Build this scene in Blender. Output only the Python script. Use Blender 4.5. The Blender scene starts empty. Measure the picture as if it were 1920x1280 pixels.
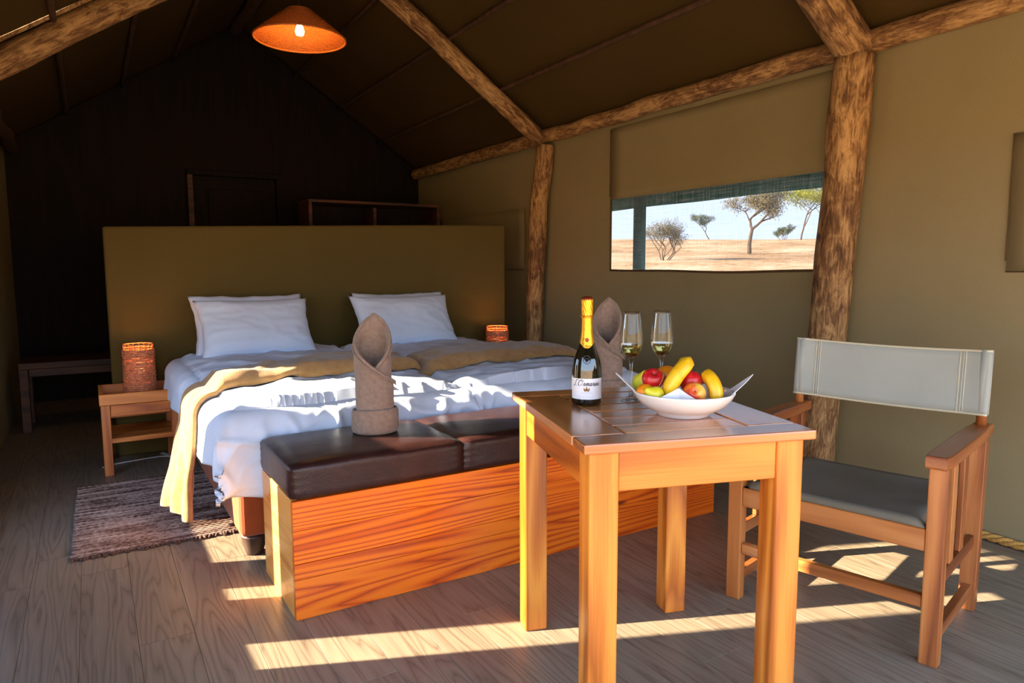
import bpy, bmesh, math, random
from mathutils import Vector, Matrix, Euler, noise
S = bpy.context.scene
COL = S.collection
PI = math.pi
random.seed(7)

# ------------------------------------------------------------------ camera
cam_d = bpy.data.cameras.new('camera')
cam = bpy.data.objects.new('camera', cam_d)
COL.objects.link(cam)
F_PX, PITCH, ROLL, YAW, EYE = 1304.5, 0.10483, 0.003914, 0.5434, 1.15917
cam_d.sensor_fit = 'HORIZONTAL'
cam_d.sensor_width = 36.0
cam_d.lens = F_PX / 1920 * 36.0
cam_d.clip_start = 0.02
cam_d.clip_end = 600
_f = Vector((math.sin(YAW) * math.cos(PITCH), math.cos(YAW) * math.cos(PITCH), -math.sin(PITCH)))
_r = Vector((math.cos(YAW), -math.sin(YAW), 0))
_d = _f.cross(_r)
_r2 = _r * math.cos(ROLL) + _d * math.sin(ROLL)
_d2 = _d * math.cos(ROLL) - _r * math.sin(ROLL)
_m = Matrix((_r2, -_d2, -_f)).transposed().to_4x4()
_m.translation = Vector((0, 0, EYE))
cam.matrix_world = _m
S.camera = cam

# ------------------------------------------------------------------ sky, sun, exposure
w = bpy.data.worlds.new('sky')
S.world = w
w.use_nodes = True
nt = w.node_tree
for n in list(nt.nodes):
    nt.nodes.remove(n)
tc = nt.nodes.new('ShaderNodeTexCoord')
sx = nt.nodes.new('ShaderNodeSeparateXYZ')
rp = nt.nodes.new('ShaderNodeValToRGB')
rp.color_ramp.elements[0].position = 0.0
rp.color_ramp.elements[0].color = (0.70, 0.84, 1.0, 1)
rp.color_ramp.elements[1].position = 0.8
rp.color_ramp.elements[1].color = (0.28, 0.52, 1.0, 1)
bg = nt.nodes.new('ShaderNodeBackground')
bg.inputs['Strength'].default_value = 3.0
wo = nt.nodes.new('ShaderNodeOutputWorld')
nt.links.new(tc.outputs['Generated'], sx.inputs[0])
nt.links.new(sx.outputs['Z'], rp.inputs[0])
nt.links.new(rp.outputs[0], bg.inputs[0])
nt.links.new(bg.outputs[0], wo.inputs[0])

SUN_EL = math.radians(21)
sun_d = bpy.data.lights.new('sun', 'SUN')
sun_d.energy = 23.0
sun_d.angle = math.radians(0.6)
sun_d.color = (1.0, 0.83, 0.58)
sun = bpy.data.objects.new('sun', sun_d)
COL.objects.link(sun)
to_sun = Vector((-0.925 * math.cos(SUN_EL), 0.38 * math.cos(SUN_EL), math.sin(SUN_EL)))
sun.rotation_euler = to_sun.to_track_quat('Z', 'Y').to_euler()
sun.location = (-8, 4, 5)

vs = S.view_settings
S.display_settings.display_device = 'sRGB'
vs.view_transform = 'Standard'
vs.look = 'None'
vs.exposure = 1.0
vs.gamma = 1.0
vs.use_curve_mapping = False
try:
    S.cycles.max_bounces = 16
    S.cycles.transmission_bounces = 14
    S.cycles.glossy_bounces = 6
    S.cycles.diffuse_bounces = 4
    S.cycles.transparent_max_bounces = 12
    S.cycles.caustics_reflective = False
    S.cycles.caustics_refractive = False
    S.cycles.sample_clamp_indirect = 6.0
    S.cycles.use_denoising = True
except Exception:
    pass

# ------------------------------------------------------------------ helpers
def lin(c):
    c = c / 255.0
    return c / 12.92 if c <= 0.04045 else ((c + 0.055) / 1.055) ** 2.4

def rgb(r, g, b):
    return (lin(r), lin(g), lin(b), 1.0)

class NT:
    """small node-graph writer"""
    def __init__(self, name):
        self.m = bpy.data.materials.new(name)
        self.m.use_nodes = True
        self.t = self.m.node_tree
        self.b = self.t.nodes['Principled BSDF']
        self.o = self.t.nodes['Material Output']
    def n(self, kind, **kw):
        nd = self.t.nodes.new('ShaderNode' + kind)
        for k, v in kw.items():
            setattr(nd, k, v)
        return nd
    def l(self, a, b):
        self.t.links.new(a, b)
    def coord(self, scale=(1, 1, 1), kind='Object', rnd=True):
        tc = self.n('TexCoord')
        src = tc.outputs[kind]
        if rnd:
            oi = self.n('ObjectInfo')
            mu = self.n('VectorMath', operation='SCALE')
            mu.inputs[0].default_value = (37.1, 17.3, 53.9)
            self.l(oi.outputs['Random'], mu.inputs['Scale'])
            ad = self.n('VectorMath', operation='ADD')
            self.l(src, ad.inputs[0]); self.l(mu.outputs[0], ad.inputs[1])
            src = ad.outputs[0]
        mp = self.n('Mapping')
        mp.inputs['Scale'].default_value = scale
        self.l(src, mp.inputs[0])
        return mp.outputs[0]
    def noise(self, vec, scale, detail=4, rough=0.55, dist=0.0):
        nz = self.n('TexNoise')
        nz.inputs['Scale'].default_value = scale
        nz.inputs['Detail'].default_value = detail
        nz.inputs['Roughness'].default_value = rough
        nz.inputs['Distortion'].default_value = dist
        self.l(vec, nz.inputs['Vector'])
        return nz.outputs['Fac']
    def ramp(self, fac, stops):
        r = self.n('ValToRGB')
        e = r.color_ramp.elements
        while len(e) < len(stops):
            e.new(0.5)
        for i, (p, c) in enumerate(stops):
            e[i].position = p
            e[i].color = c if not isinstance(c, (int, float)) else (c, c, c, 1)
        self.l(fac, r.inputs[0])
        return r.outputs[0]
    def math(self, op, a, b=None):
        m = self.n('Math', operation=op)
        for i, x in enumerate((a, b)):
            if x is None:
                continue
            if isinstance(x, (int, float)):
                m.inputs[i].default_value = x
            else:
                self.l(x, m.inputs[i])
        return m.outputs[0]
    def mix(self, fac, a, b, blend='MIX'):
        m = self.n('Mix', data_type='RGBA', blend_type=blend)
        for s, x in ((m.inputs[0], fac), (m.inputs[6], a), (m.inputs[7], b)):
            if isinstance(x, (int, float, tuple)):
                s.default_value = x
            else:
                self.l(x, s)
        return m.outputs[2]
    def bump(self, h, strength=0.3, dist=0.01):
        b = self.n('Bump')
        b.inputs['Strength'].default_value = strength
        b.inputs['Distance'].default_value = dist
        self.l(h, b.inputs['Height'])
        self.l(b.outputs[0], self.b.inputs['Normal'])
    def set(self, **kw):
        for k, v in kw.items():
            k = k.replace('_', ' ')
            if isinstance(v, (int, float, tuple)):
                self.b.inputs[k].default_value = v
            else:
                self.l(v, self.b.inputs[k])
        return self.m

def plain(name, c, rough=0.6, metal=0.0, spec=0.5, vary=0.0, scale=20):
    g = NT(name)
    if vary:
        v = g.noise(g.coord(), scale)
        lo = tuple(x * (1 - vary) for x in c[:3]) + (1,)
        hi = tuple(min(1, x * (1 + vary)) for x in c[:3]) + (1,)
        c = g.ramp(v, [(0.3, lo), (0.7, hi)])
    return g.set(Base_Color=c, Roughness=rough, Metallic=metal, Specular_IOR_Level=spec)

AX = {'x': 0, 'y': 1, 'z': 2}
def wood(name, dark, mid, light, axis='x', grain=13.0, freq=1.0, rough=0.4, coat=0.0, vary=0.25, bump=0.15, contrast=1.0, spec=0.5, line=1.0, along=0.55, knots=False):
    g = NT(name)
    a = AX[axis]
    sc = [5.5 * freq] * 3; sc[a] = along * freq
    v = g.coord(tuple(sc))
    base = g.noise(v, 1.0, 2, 0.4, 0.2)
    rings = g.math('PINGPONG', g.math('MULTIPLY', base, grain), 1.0)
    if line != 1.0:
        rings = g.math('POWER', rings, line)
    sc2 = [160.0] * 3; sc2[a] = 4.0
    fib = g.noise(g.coord(tuple(sc2)), 1.0, 3, 0.6)
    h = g.math('ADD', g.math('MULTIPLY', rings, 0.65 * contrast), g.math('MULTIPLY', fib, 0.45))
    col = g.ramp(h, [(0.18, dark), (0.48, mid), (0.8, light)])
    if knots:
        ks = [8.0] * 3; ks[a] = 2.6
        vo = g.n('TexVoronoi'); vo.inputs['Scale'].default_value = 1.0
        g.l(g.coord(tuple(ks)), vo.inputs['Vector'])
        kf = g.ramp(vo.outputs['Distance'], [(0.05, 0.85), (0.12, 0.0)])
        col = g.mix(kf, col, rgb(84, 26, 6))
    oi = g.n('ObjectInfo')
    br = g.math('ADD', g.math('MULTIPLY', oi.outputs['Random'], vary), 1 - vary * 0.5)
    cb = g.n('CombineColor')
    for i in range(3):
        g.l(br, cb.inputs[i])
    col = g.mix(1.0, col, cb.outputs[0], 'MULTIPLY')
    g.bump(h, bump, 0.004)
    m = g.set(Base_Color=col, Roughness=rough, Coat_Weight=coat, Coat_Roughness=0.18, Specular_IOR_Level=spec)
    return m

def cloth(name, c1, c2, scale=6, weave=600, rough=0.95, bump=0.25, sheen=0.0, trans=0.0):
    g = NT(name)
    v = g.coord(rnd=False)
    n1 = g.noise(v, scale, 5)
    n2 = g.noise(v, weave, 2)
    h = g.math('ADD', g.math('MULTIPLY', n1, 0.75), g.math('MULTIPLY', n2, 0.25))
    col = g.ramp(h, [(0.32, c1), (0.68, c2)])
    g.bump(n2, bump, 0.002)
    return g.set(Base_Color=col, Roughness=rough, Sheen_Weight=sheen, Specular_IOR_Level=0.2)

def new_obj(name, bm, mat, parent=None, loc=None, rot=None, smooth=False, kind=None):
    me = bpy.data.meshes.new(name)
    bm.normal_update()
    bm.to_mesh(me)
    bm.free()
    if smooth:
        for p in me.polygons:
            p.use_smooth = True
    if mat:
        me.materials.append(mat)
    o = bpy.data.objects.new(name, me)
    COL.objects.link(o)
    if parent is not None:
        o.parent = parent
    if loc is not None:
        o.location = loc
    if rot is not None:
        o.rotation_euler = rot
    if kind:
        o['kind'] = kind
    return o

def tag(o, label, cat, group=None):
    o['label'] = label
    o['category'] = cat
    if group:
        o['group'] = group
    return o

def thing(name, label, cat, loc=(0, 0, 0), rz=0.0, group=None):
    o = bpy.data.objects.new(name, None)
    o.empty_display_size = 0.05
    COL.objects.link(o)
    o.location = loc
    o.rotation_euler = (0, 0, rz)
    return tag(o, label, cat, group)

def copy_tree(o, parent=None):
    c = o.copy()
    COL.objects.link(c)
    if parent is not None:
        c.parent = parent
    for ch in list(o.children):
        copy_tree(ch, c)
    return c

def box(bm, c, s, bev=0.0, seg=1, rot=None):
    """box of size s centred at c, optionally bevelled"""
    t = bmesh.new()
    bmesh.ops.create_cube(t, size=1.0)
    for v in t.verts:
        v.co = Vector((v.co.x * s[0], v.co.y * s[1], v.co.z * s[2]))
    if bev > 0:
        bmesh.ops.bevel(t, geom=list(t.edges), offset=bev, segments=seg, profile=0.5, affect='EDGES')
    M = Matrix.Translation(c)
    if rot is not None:
        M = M @ Euler(rot).to_matrix().to_4x4()
    bmesh.ops.transform(t, matrix=M, verts=t.verts)
    add(bm, t)

def add(bm, t):
    me = bpy.data.meshes.new('tmp')
    t.to_mesh(me); t.free()
    bm.from_mesh(me)
    bpy.data.meshes.remove(me)

def bx(x0, x1, y0, y1, z0, z1, bev=0.003, seg=1):
    bm = bmesh.new()
    box(bm, ((x0 + x1) / 2, (y0 + y1) / 2, (z0 + z1) / 2), (x1 - x0, y1 - y0, z1 - z0), bev, seg)
    return bm

def grid(bm, fn, nu, nv, closeu=False):
    vs = [[bm.verts.new(fn(i / (nu if closeu else nu - 1), j / (nv - 1))) for j in range(nv)] for i in range(nu)]
    for i in range(nu if closeu else nu - 1):
        k = (i + 1) % nu
        for j in range(nv - 1):
            bm.faces.new((vs[i][j], vs[k][j], vs[k][j + 1], vs[i][j + 1]))
    return vs

def lathe(bm, prof, seg=32, c=(0, 0, 0)):
    """prof: list of (r, z); closes at r == 0"""
    rings = []
    for r, z in prof:
        if r < 1e-6:
            rings.append([bm.verts.new((c[0], c[1], c[2] + z))])
        else:
            rings.append([bm.verts.new((c[0] + r * math.cos(2 * PI * k / seg), c[1] + r * math.sin(2 * PI * k / seg), c[2] + z)) for k in range(seg)])
    for a, b in zip(rings, rings[1:]):
        for k in range(seg):
            q = (k + 1) % seg
            if len(a) == 1 and len(b) == 1:
                continue
            if len(a) == 1:
                bm.faces.new((a[0], b[q], b[k]))
            elif len(b) == 1:
                bm.faces.new((a[k], a[q], b[0]))
            else:
                bm.faces.new((a[k], a[q], b[q], b[k]))

def tube(bm, pts, rad, seg=8, caps=True, closed=False):
    pts = [Vector(p) for p in pts]
    n = len(pts)
    R = rad if isinstance(rad, (list, tuple)) else [rad] * n
    up = None
    rings = []
    for i, p in enumerate(pts):
        if closed:
            t = pts[(i + 1) % n] - pts[i - 1]
        else:
            t = pts[min(i + 1, n - 1)] - pts[max(i - 1, 0)]
        if t.length < 1e-9:
            t = Vector((0, 0, 1))
        t.normalize()
        if up is None:
            up = Vector((0, 0, 1)) if abs(t.z) < 0.9 else Vector((1, 0, 0))
        x = up - t * up.dot(t)
        x.normalize()
        up = x
        y = t.cross(x)
        rings.append([bm.verts.new(p + (x * math.cos(2 * PI * k / seg) + y * math.sin(2 * PI * k / seg)) * R[i]) for k in range(seg)])
    m = n if closed else n - 1
    for i in range(m):
        a, b = rings[i], rings[(i + 1) % n]
        for k in range(seg):
            q = (k + 1) % seg
            bm.faces.new((a[k], a[q], b[q], b[k]))
    if caps and not closed:
        bm.faces.new(rings[0][::-1])
        bm.faces.new(rings[-1])

def nz(x, y=0.0, z=0.0):
    return noise.noise(Vector((x, y, z)))

def fbm(x, y, z=0.0, o=4):
    return noise.fractal(Vector((x, y, z)), 0.9, 2.0, o)

def sstep(a, b, x):
    t = max(0.0, min(1.0, (x - a) / (b - a)))
    return t * t * (3 - 2 * t)

# ------------------------------------------------------------------ materials
M = {}
def canvas_mat(name, c1, c2):
    g = NT(name)
    v = g.coord(rnd=False)
    big = g.noise(v, 0.9, 5, 0.6)
    fine = g.noise(g.coord((3, 3, 1), rnd=False), 90, 2)
    wv = g.noise(g.coord((1, 1, 6), rnd=False), 220, 1)
    h = g.math('ADD', g.math('MULTIPLY', big, 0.7), g.math('MULTIPLY', fine, 0.3))
    col = g.ramp(h, [(0.3, c1), (0.7, c2)])
    g.bump(g.math('ADD', wv, g.math('MULTIPLY', big, 1.6)), 0.12, 0.006)
    return g.set(Base_Color=col, Roughness=0.9, Specular_IOR_Level=0.15)
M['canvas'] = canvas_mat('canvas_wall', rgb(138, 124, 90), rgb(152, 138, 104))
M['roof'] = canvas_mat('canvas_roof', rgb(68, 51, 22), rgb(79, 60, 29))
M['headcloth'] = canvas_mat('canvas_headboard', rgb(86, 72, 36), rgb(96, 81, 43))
M['hem'] = plain('canvas_hem', rgb(84, 62, 32), 0.9, vary=0.15)
M['green'] = plain('green_canvas', rgb(44, 98, 78), 0.8, vary=0.15)
M['backwall'] = wood('dark_timber_wall_shaded', rgb(12, 5, 2), rgb(18, 8, 4), rgb(24, 11, 6), 'z', rough=0.7, spec=0.2)  # dark brown timber, colour cut to near black for the unlit back
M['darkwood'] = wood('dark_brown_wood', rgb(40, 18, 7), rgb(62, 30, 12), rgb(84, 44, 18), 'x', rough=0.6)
def log_mat():
    g = NT('gum_pole_bark')
    n1 = g.noise(g.coord((7, 7, 2.6)), 3.0, 8, 0.7, 0.9)
    n2 = g.noise(g.coord((40, 40, 4.0)), 2.6, 6, 0.7, 0.5)
    n3 = g.noise(g.coord((2.2, 2.2, 1.0)), 1.6, 3)
    h = g.math('ADD', g.math('MULTIPLY', n1, 0.55), g.math('ADD', g.math('MULTIPLY', n2, 0.38), g.math('MULTIPLY', n3, 0.25)))
    col = g.ramp(h, [(0.40, rgb(40, 23, 13)), (0.48, rgb(84, 57, 36)), (0.56, rgb(128, 92, 58)), (0.65, rgb(188, 148, 98)), (0.8, rgb(214, 176, 124))])
    g.bump(h, 0.6, 0.02)
    return g.set(Base_Color=col, Roughness=0.75, Specular_IOR_Level=0.3)
M['log'] = log_mat()
M['batten'] = plain('dark_batten_bark', rgb(70, 44, 24), 0.8, vary=0.5, scale=18)
M['plank'] = wood('floor_plank_grain', rgb(90, 78, 64), rgb(124, 110, 93), rgb(142, 128, 109), 'y', grain=26, freq=2.1, rough=0.42, vary=0.14, bump=0.12, contrast=0.7, line=0.45, along=0.4)
M['gap'] = plain('floor_underlay', rgb(56, 44, 38), 0.9)
M['table'] = wood('teak_table_wood', rgb(150, 76, 18), rgb(190, 106, 32), rgb(216, 138, 52), 'z', grain=14, rough=0.34, coat=0.25, vary=0.22, bump=0.1)
M['tabletop'] = wood('teak_tabletop_wood', rgb(156, 88, 42), rgb(190, 114, 58), rgb(210, 138, 78), 'x', grain=8, rough=0.22, coat=1.0, vary=0.18, bump=0.08)
M['tabletop_y'] = wood('teak_tabletop_end_wood', rgb(156, 88, 42), rgb(190, 114, 58), rgb(210, 138, 78), 'y', grain=8, rough=0.22, coat=1.0, vary=0.18, bump=0.08)
M['table_x'] = wood('teak_apron_wood', rgb(150, 72, 16), rgb(190, 102, 28), rgb(214, 132, 46), 'x', grain=8, rough=0.34, coat=0.25, vary=0.15, bump=0.1)
M['table_y'] = wood('teak_apron_side_wood', rgb(150, 72, 16), rgb(190, 102, 28), rgb(214, 132, 46), 'y', grain=8, rough=0.34, coat=0.25, vary=0.15, bump=0.1)
M['pine'] = wood('oiled_pine_boards', rgb(132, 42, 4), rgb(206, 84, 8), rgb(230, 116, 16), 'x', grain=46, freq=1.0, rough=0.36, coat=0.3, vary=0.4, bump=0.1, contrast=1.05, line=0.6, along=0.32, knots=True)
M['pine_y'] = wood('oiled_pine_end_lit', rgb(200, 118, 40), rgb(228, 146, 56), rgb(240, 170, 82), 'y', grain=20, line=0.3, rough=0.38, coat=0.3, vary=0.2, bump=0.1)  # paler than the front boards: floor bounce light put into the colour
M['stand'] = wood('nightstand_pine', rgb(150, 68, 20), rgb(196, 104, 36), rgb(220, 134, 58), 'x', grain=14, rough=0.4, coat=0.2, vary=0.15)
M['stand_z'] = wood('nightstand_leg_pine', rgb(160, 82, 36), rgb(196, 112, 54), rgb(216, 136, 74), 'z', grain=8, rough=0.4, coat=0.2, vary=0.1)
M['chair'] = wood('chair_hardwood', rgb(114, 56, 20), rgb(156, 86, 36), rgb(182, 114, 58), 'z', grain=8, rough=0.38, coat=0.2, vary=0.15)
M['chair_x'] = wood('chair_arm_hardwood', rgb(92, 42, 16), rgb(130, 66, 28), rgb(156, 90, 44), 'x', grain=8, rough=0.38, coat=0.2, vary=0.1)
M['chair_y'] = wood('chair_rail_hardwood', rgb(124, 64, 24), rgb(164, 96, 44), rgb(188, 122, 66), 'y', grain=8, rough=0.38, coat=0.2, vary=0.1)
M['seatcloth'] = cloth('grey_green_seat_canvas', rgb(110, 104, 90), rgb(122, 116, 102), 4, 500)
M['backcloth'] = cloth('pale_grey_back_canvas', rgb(158, 160, 150), rgb(168, 170, 160), 4, 500)
M['stitch'] = plain('cream_stitching', rgb(200, 190, 160), 0.9)
M['duvet'] = cloth('white_duvet_cotton_sky_tint', rgb(208, 219, 240), rgb(216, 227, 246), 4, 500, bump=0.1)  # white cotton, tinted blue to carry the sky-lit shade
M['pillow'] = cloth('white_pillow_cotton_sky_tint', rgb(208, 219, 240), rgb(216, 227, 246), 4, 500, bump=0.1)  # same blue shade tint put into the white
M['blanket'] = cloth('tan_fleece', rgb(146, 106, 62), rgb(168, 130, 84), 30, 260, bump=0.8, sheen=0.3)
M['towel'] = cloth('taupe_terry', rgb(130, 108, 95), rgb(156, 134, 120), 60, 330, bump=1.0, sheen=0.2)
M['suede'] = cloth('brown_suede', rgb(140, 62, 26), rgb(160, 76, 34), 8, 300, bump=0.2, sheen=0.2)
M['leather'] = None
g = NT('dark_brown_leather')
n1 = g.noise(g.coord(rnd=False), 14, 6, 0.6)
n2 = g.noise(g.coord(rnd=False), 160, 3, 0.6)
g.bump(g.math('ADD', g.math('MULTIPLY', n1, 1.0), g.math('MULTIPLY', n2, 0.3)), 0.25, 0.008)
M['leather'] = g.set(Base_Color=g.ramp(n1, [(0.3, rgb(44, 24, 23)), (0.7, rgb(58, 34, 31))]), Roughness=0.34, Specular_IOR_Level=0.36)
M['footwood'] = plain('dark_foot_wood', rgb(58, 34, 24), 0.5)
M['ceramic'] = plain('white_glazed_ceramic', rgb(238, 234, 230), 0.12, spec=0.6)
M['napkin'] = plain('white_paper_napkin', rgb(240, 240, 244), 0.85)
M['cord'] = plain('white_plastic_cord', rgb(215, 215, 215), 0.5)
M['rope'] = plain('jute_rope_fibre', rgb(196, 146, 70), 0.9, vary=0.3, scale=120)
M['wicker'] = plain('red_brown_wicker', rgb(206, 124, 84), 0.55, vary=0.4, scale=60)
M['cane'] = plain('pendant_cane', rgb(190, 104, 40), 0.6, vary=0.3, scale=60)

def emit(name, c, s):
    g = NT(name)
    return g.set(Base_Color=c, Emission_Color=c, Emission_Strength=s, Roughness=0.5)

# ================================================================== THE SETTING
XL, XR, XC, YB, YF = -0.56, 3.222, 1.33, 7.35, -0.6
ZE, ZR = 2.17, 3.49
SLOPE = 0.672
def roof_z(x):
    return ZR - SLOPE * abs(x - XC)

# floor with planks laid along the room
fl = new_obj('floor', bx(XL - 0.05, XR + 0.05, YF - 0.9, YB + 0.02, -0.10, -0.013, 0), M['gap'])
fl['kind'] = 'structure'
PW = 0.1585
full = None
rr = random.Random(3)
starts = {0: 3.02, 1: 3.27, 2: 3.03, 3: 2.35, 4: 1.85, 5: 2.9}
for i in range(-2, 24):
    x0 = -0.2515 + (i - 1) * PW + 0.0005
    if x0 + PW < XL or x0 > XR:
        continue
    y = starts.get(i, rr.uniform(0.8, 2.0)) - 1.22 * 4
    while y < YB:
        a, b = max(y, -1.4), min(y + 1.22, YB)
        if b - a > 0.05:
            if full is not None and b - a > 1.2199:
                p = bpy.data.objects.new('floor_plank', full)
                COL.objects.link(p); p.parent = fl
            else:
                p = new_obj('floor_plank', bx(0.0005, PW - 0.0005, 0.0005, (b - a) - 0.0005, -0.012, 0.0, 0.0008), M['plank'], fl)
                if b - a > 1.2199:
                    full = p.data
            p.location = (x0, a, 0)
        y += 1.22

# walls
def wall_wrinkle(y, z, s=0.0):
    return 0.008 * fbm(y * 0.8 + s, z * 0.8, 3.1) + 0.003 * math.sin(y * 2.3 + z * 1.1)

WY0, WY1, WZ0, WZ1 = 2.20, 3.945, 1.142, 1.648
def sheet(bm, rects, fx, step=0.12):
    """grid of quads for rectangles in (y, z), placed by fx(y, z)"""
    for (y0, y1, z0, z1) in rects:
        nu = max(2, int((y1 - y0) / step) + 1); nv = max(2, int((z1 - z0) / step) + 1)
        grid(bm, lambda u, v: fx(y0 + (y1 - y0) * u, z0 + (z1 - z0) * v), nu, nv)
bm = bmesh.new()
sag = lambda y: 0.012 * math.sin((y - WY0) / (WY1 - WY0) * PI) * (0.6 + 0.4 * math.sin(y * 5))
def right_x(y, z):
    return Vector((XR + wall_wrinkle(y, z), y, z))
def below(y, z):   # rows close to the window sill follow its sag
    k = sstep(0.7, WZ0, z)
    return Vector((XR + wall_wrinkle(y, z), y, z - sag(y) * k))
sheet(bm, [(YF, WY0, -0.06, WZ0), (YF, WY0, WZ0, WZ1), (YF, WY0, WZ1, 2.26), (WY1, YB, -0.06, WZ0), (WY1, YB, WZ0, WZ1), (WY1, YB, WZ1, 2.26), (WY0, WY1, WZ1, 2.26)], right_x)
sheet(bm, [(WY0, WY1, -0.06, WZ0)], below)
bmesh.ops.remove_doubles(bm, verts=bm.verts, dist=0.002)
wr = new_obj('wall_right', bm, M['canvas'], smooth=True, kind='structure')

def panel(y0, y1, z0, z1, name, t=0.006, hem=True):
    b = bmesh.new()
    grid(b, lambda u, v: Vector((XR - t + wall_wrinkle(y0 + (y1 - y0) * u, z0 + (z1 - z0) * v) - 0.0008 * nz(u * 5, v * 4, y0), y0 + (y1 - y0) * u, z0 + (z1 - z0) * v)), 16, 10)
    o = new_obj(name, b, M['canvas'], wr, smooth=True)
    md = o.modifiers.new('thickness', 'SOLIDIFY'); md.thickness = 0.003; md.offset = 1
    return o
panel(WY0 + 0.03, WY1 - 0.005, WZ1 - 0.008, 2.13, 'canvas_flap', 0.014)
panel(5.11, 6.80, 1.145, 1.67, 'closed_flap')
panel(-0.40, 1.405, 1.135, 1.69, 'closed_flap')
# thin stitched edges of the flaps
def seam(pts, r=0.004, mat=None, parent=None, name='seam'):
    b = bmesh.new(); tube(b, pts, r, 6)
    return new_obj(name, b, mat or M['hem'], parent or wr, smooth=True)
xs = XR - 0.014
seam([(xs - 0.004, WY1, z) for z in (1.66, 1.85, 2.0, 2.125)], 0.005)
def on_wall(pts):
    out = []
    for (y0, z0), (y1, z1) in zip(pts, pts[1:]):
        for k in range(12):
            y, z = y0 + (y1 - y0) * k / 12, z0 + (z1 - z0) * k / 12
            out.append((XR - 0.0065 + wall_wrinkle(y, z), y, z))
    return out
for pts in ([(5.107, 1.67), (5.107, 1.148)], [(5.107, 1.147), (6.8, 1.147)], [(1.407, 1.69), (1.409, 1.135)], [(1.407, 1.137), (-0.4, 1.137)]):
    seam(on_wall(pts), 0.0022)

# the window: insect screen in a hemmed opening
win = thing('window_1', '', 'window', (XR, (WY0 + WY1) / 2, WZ0))
del win['label']; del win['category']
win['kind'] = 'structure'
g = NT('insect_screen')
tr = g.n('BsdfTransparent'); tr.inputs[0].default_value = (0.235, 0.232, 0.245, 1)
df = g.n('BsdfDiffuse'); df.inputs[0].default_value = rgb(120, 124, 128)
tl = g.n('BsdfTranslucent'); tl.inputs[0].default_value = rgb(150, 154, 158)
ads = g.n('AddShader')
v1 = g.noise(g.coord((1, 3, 160), rnd=False), 1.2, 2)
v2 = g.noise(g.coord((1, 160, 3), rnd=False), 1.2, 2)
f = g.math('ADD', g.math('MULTIPLY', g.math('ADD', v1, v2), 0.55), -0.41)
mx = g.n('MixShader')
g.l(f, mx.inputs[0]); g.l(tr.outputs[0], mx.inputs[1]); g.l(tl.outputs[0], ads.inputs[0]); g.l(df.outputs[0], ads.inputs[1])
mx2 = g.n('MixShader'); mx2.inputs[0].default_value = 0.5
g.l(tl.outputs[0], mx2.inputs[1]); g.l(df.outputs[0], mx2.inputs[2])
g.l(mx2.outputs[0], mx.inputs[2]); g.l(mx.outputs[0], g.o.inputs[0])
M['screen'] = g.m
b = bmesh.new()
hy = (WY1 - WY0) / 2
grid(b, lambda u, v: Vector((0.012, -hy - 0.04 + (2 * hy + 0.08) * u, -0.012 + (WZ1 - WZ0 + 0.02) * v)), 12, 4)
new_obj('insect_screen', b, M['screen'], win)
for nm, pts in (('hem', [(-0.008, -hy + 2 * hy * k / 14, -sag(WY0 + 2 * hy * k / 14)) for k in range(15)]),
                ('hem', [(-0.008, -hy, 0), (-0.008, -hy, WZ1 - WZ0)]), ('hem', [(-0.008, hy, -0.005), (-0.008, hy, WZ1 - WZ0)])):
    b = bmesh.new(); tube(b, pts, 0.007, 6)
    new_obj(nm, b, M['hem'], win, smooth=True)

# left wall: canvas, openings for the low sun, and an added fill-light gap
bm = bmesh.new()
def lx(y, z):
    return Vector((XL + 0.004 * fbm(y, z, 9.0), y, z))
OPEN = [(-0.6, 1.40, 0.0, 1.85), (2.40, 2.56, 0.38, 1.45), (2.90, 3.00, 0.38, 0.86), (2.66, 3.00, 1.13, 1.50), (3.27, 3.78, 0.38, 1.50)]  # first gap: unseen doorway, added to brighten the right wall and table
ys = sorted({YF, YB, *[o[0] for o in OPEN], *[o[1] for o in OPEN]})
zs = sorted({-0.06, 2.26, *[o[2] for o in OPEN], *[o[3] for o in OPEN]})
rects = []
for a, b_ in zip(ys, ys[1:]):
    for c, d in zip(zs, zs[1:]):
        my, mz = (a + b_) / 2, (c + d) / 2
        if not any(o[0] < my < o[1] and o[2] < mz < o[3] for o in OPEN):
            rects.append((a, b_, c, d))
sheet(bm, rects, lx, 0.3)
bmesh.ops.remove_doubles(bm, verts=bm.verts, dist=0.001)
new_obj('wall_left', bm, M['canvas'], kind='structure')

# back wall: gable in dark timber, deepened further for the shade there
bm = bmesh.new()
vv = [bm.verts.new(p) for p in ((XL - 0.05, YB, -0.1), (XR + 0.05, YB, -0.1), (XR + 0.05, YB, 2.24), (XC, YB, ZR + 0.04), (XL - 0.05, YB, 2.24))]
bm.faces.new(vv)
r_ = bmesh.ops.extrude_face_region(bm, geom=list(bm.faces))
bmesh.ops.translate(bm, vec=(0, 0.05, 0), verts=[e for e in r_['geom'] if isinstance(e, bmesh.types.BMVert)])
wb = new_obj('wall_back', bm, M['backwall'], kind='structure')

# front: unseen canvas gable over the open entrance, added to shade the roof
bm = bmesh.new()
vv = [bm.verts.new(p) for p in ((XL, YF, 1.85), (XR, YF, 1.85), (XR, YF, 2.22), (XC, YF, ZR), (XL, YF, 2.22))]
bm.faces.new(vv)
r_ = bmesh.ops.extrude_face_region(bm, geom=list(bm.faces))
bmesh.ops.translate(bm, vec=(0, -0.02, 0), verts=[e for e in r_['geom'] if isinstance(e, bmesh.types.BMVert)])
new_obj('wall_front', bm, M['canvas'], kind='structure')

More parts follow.
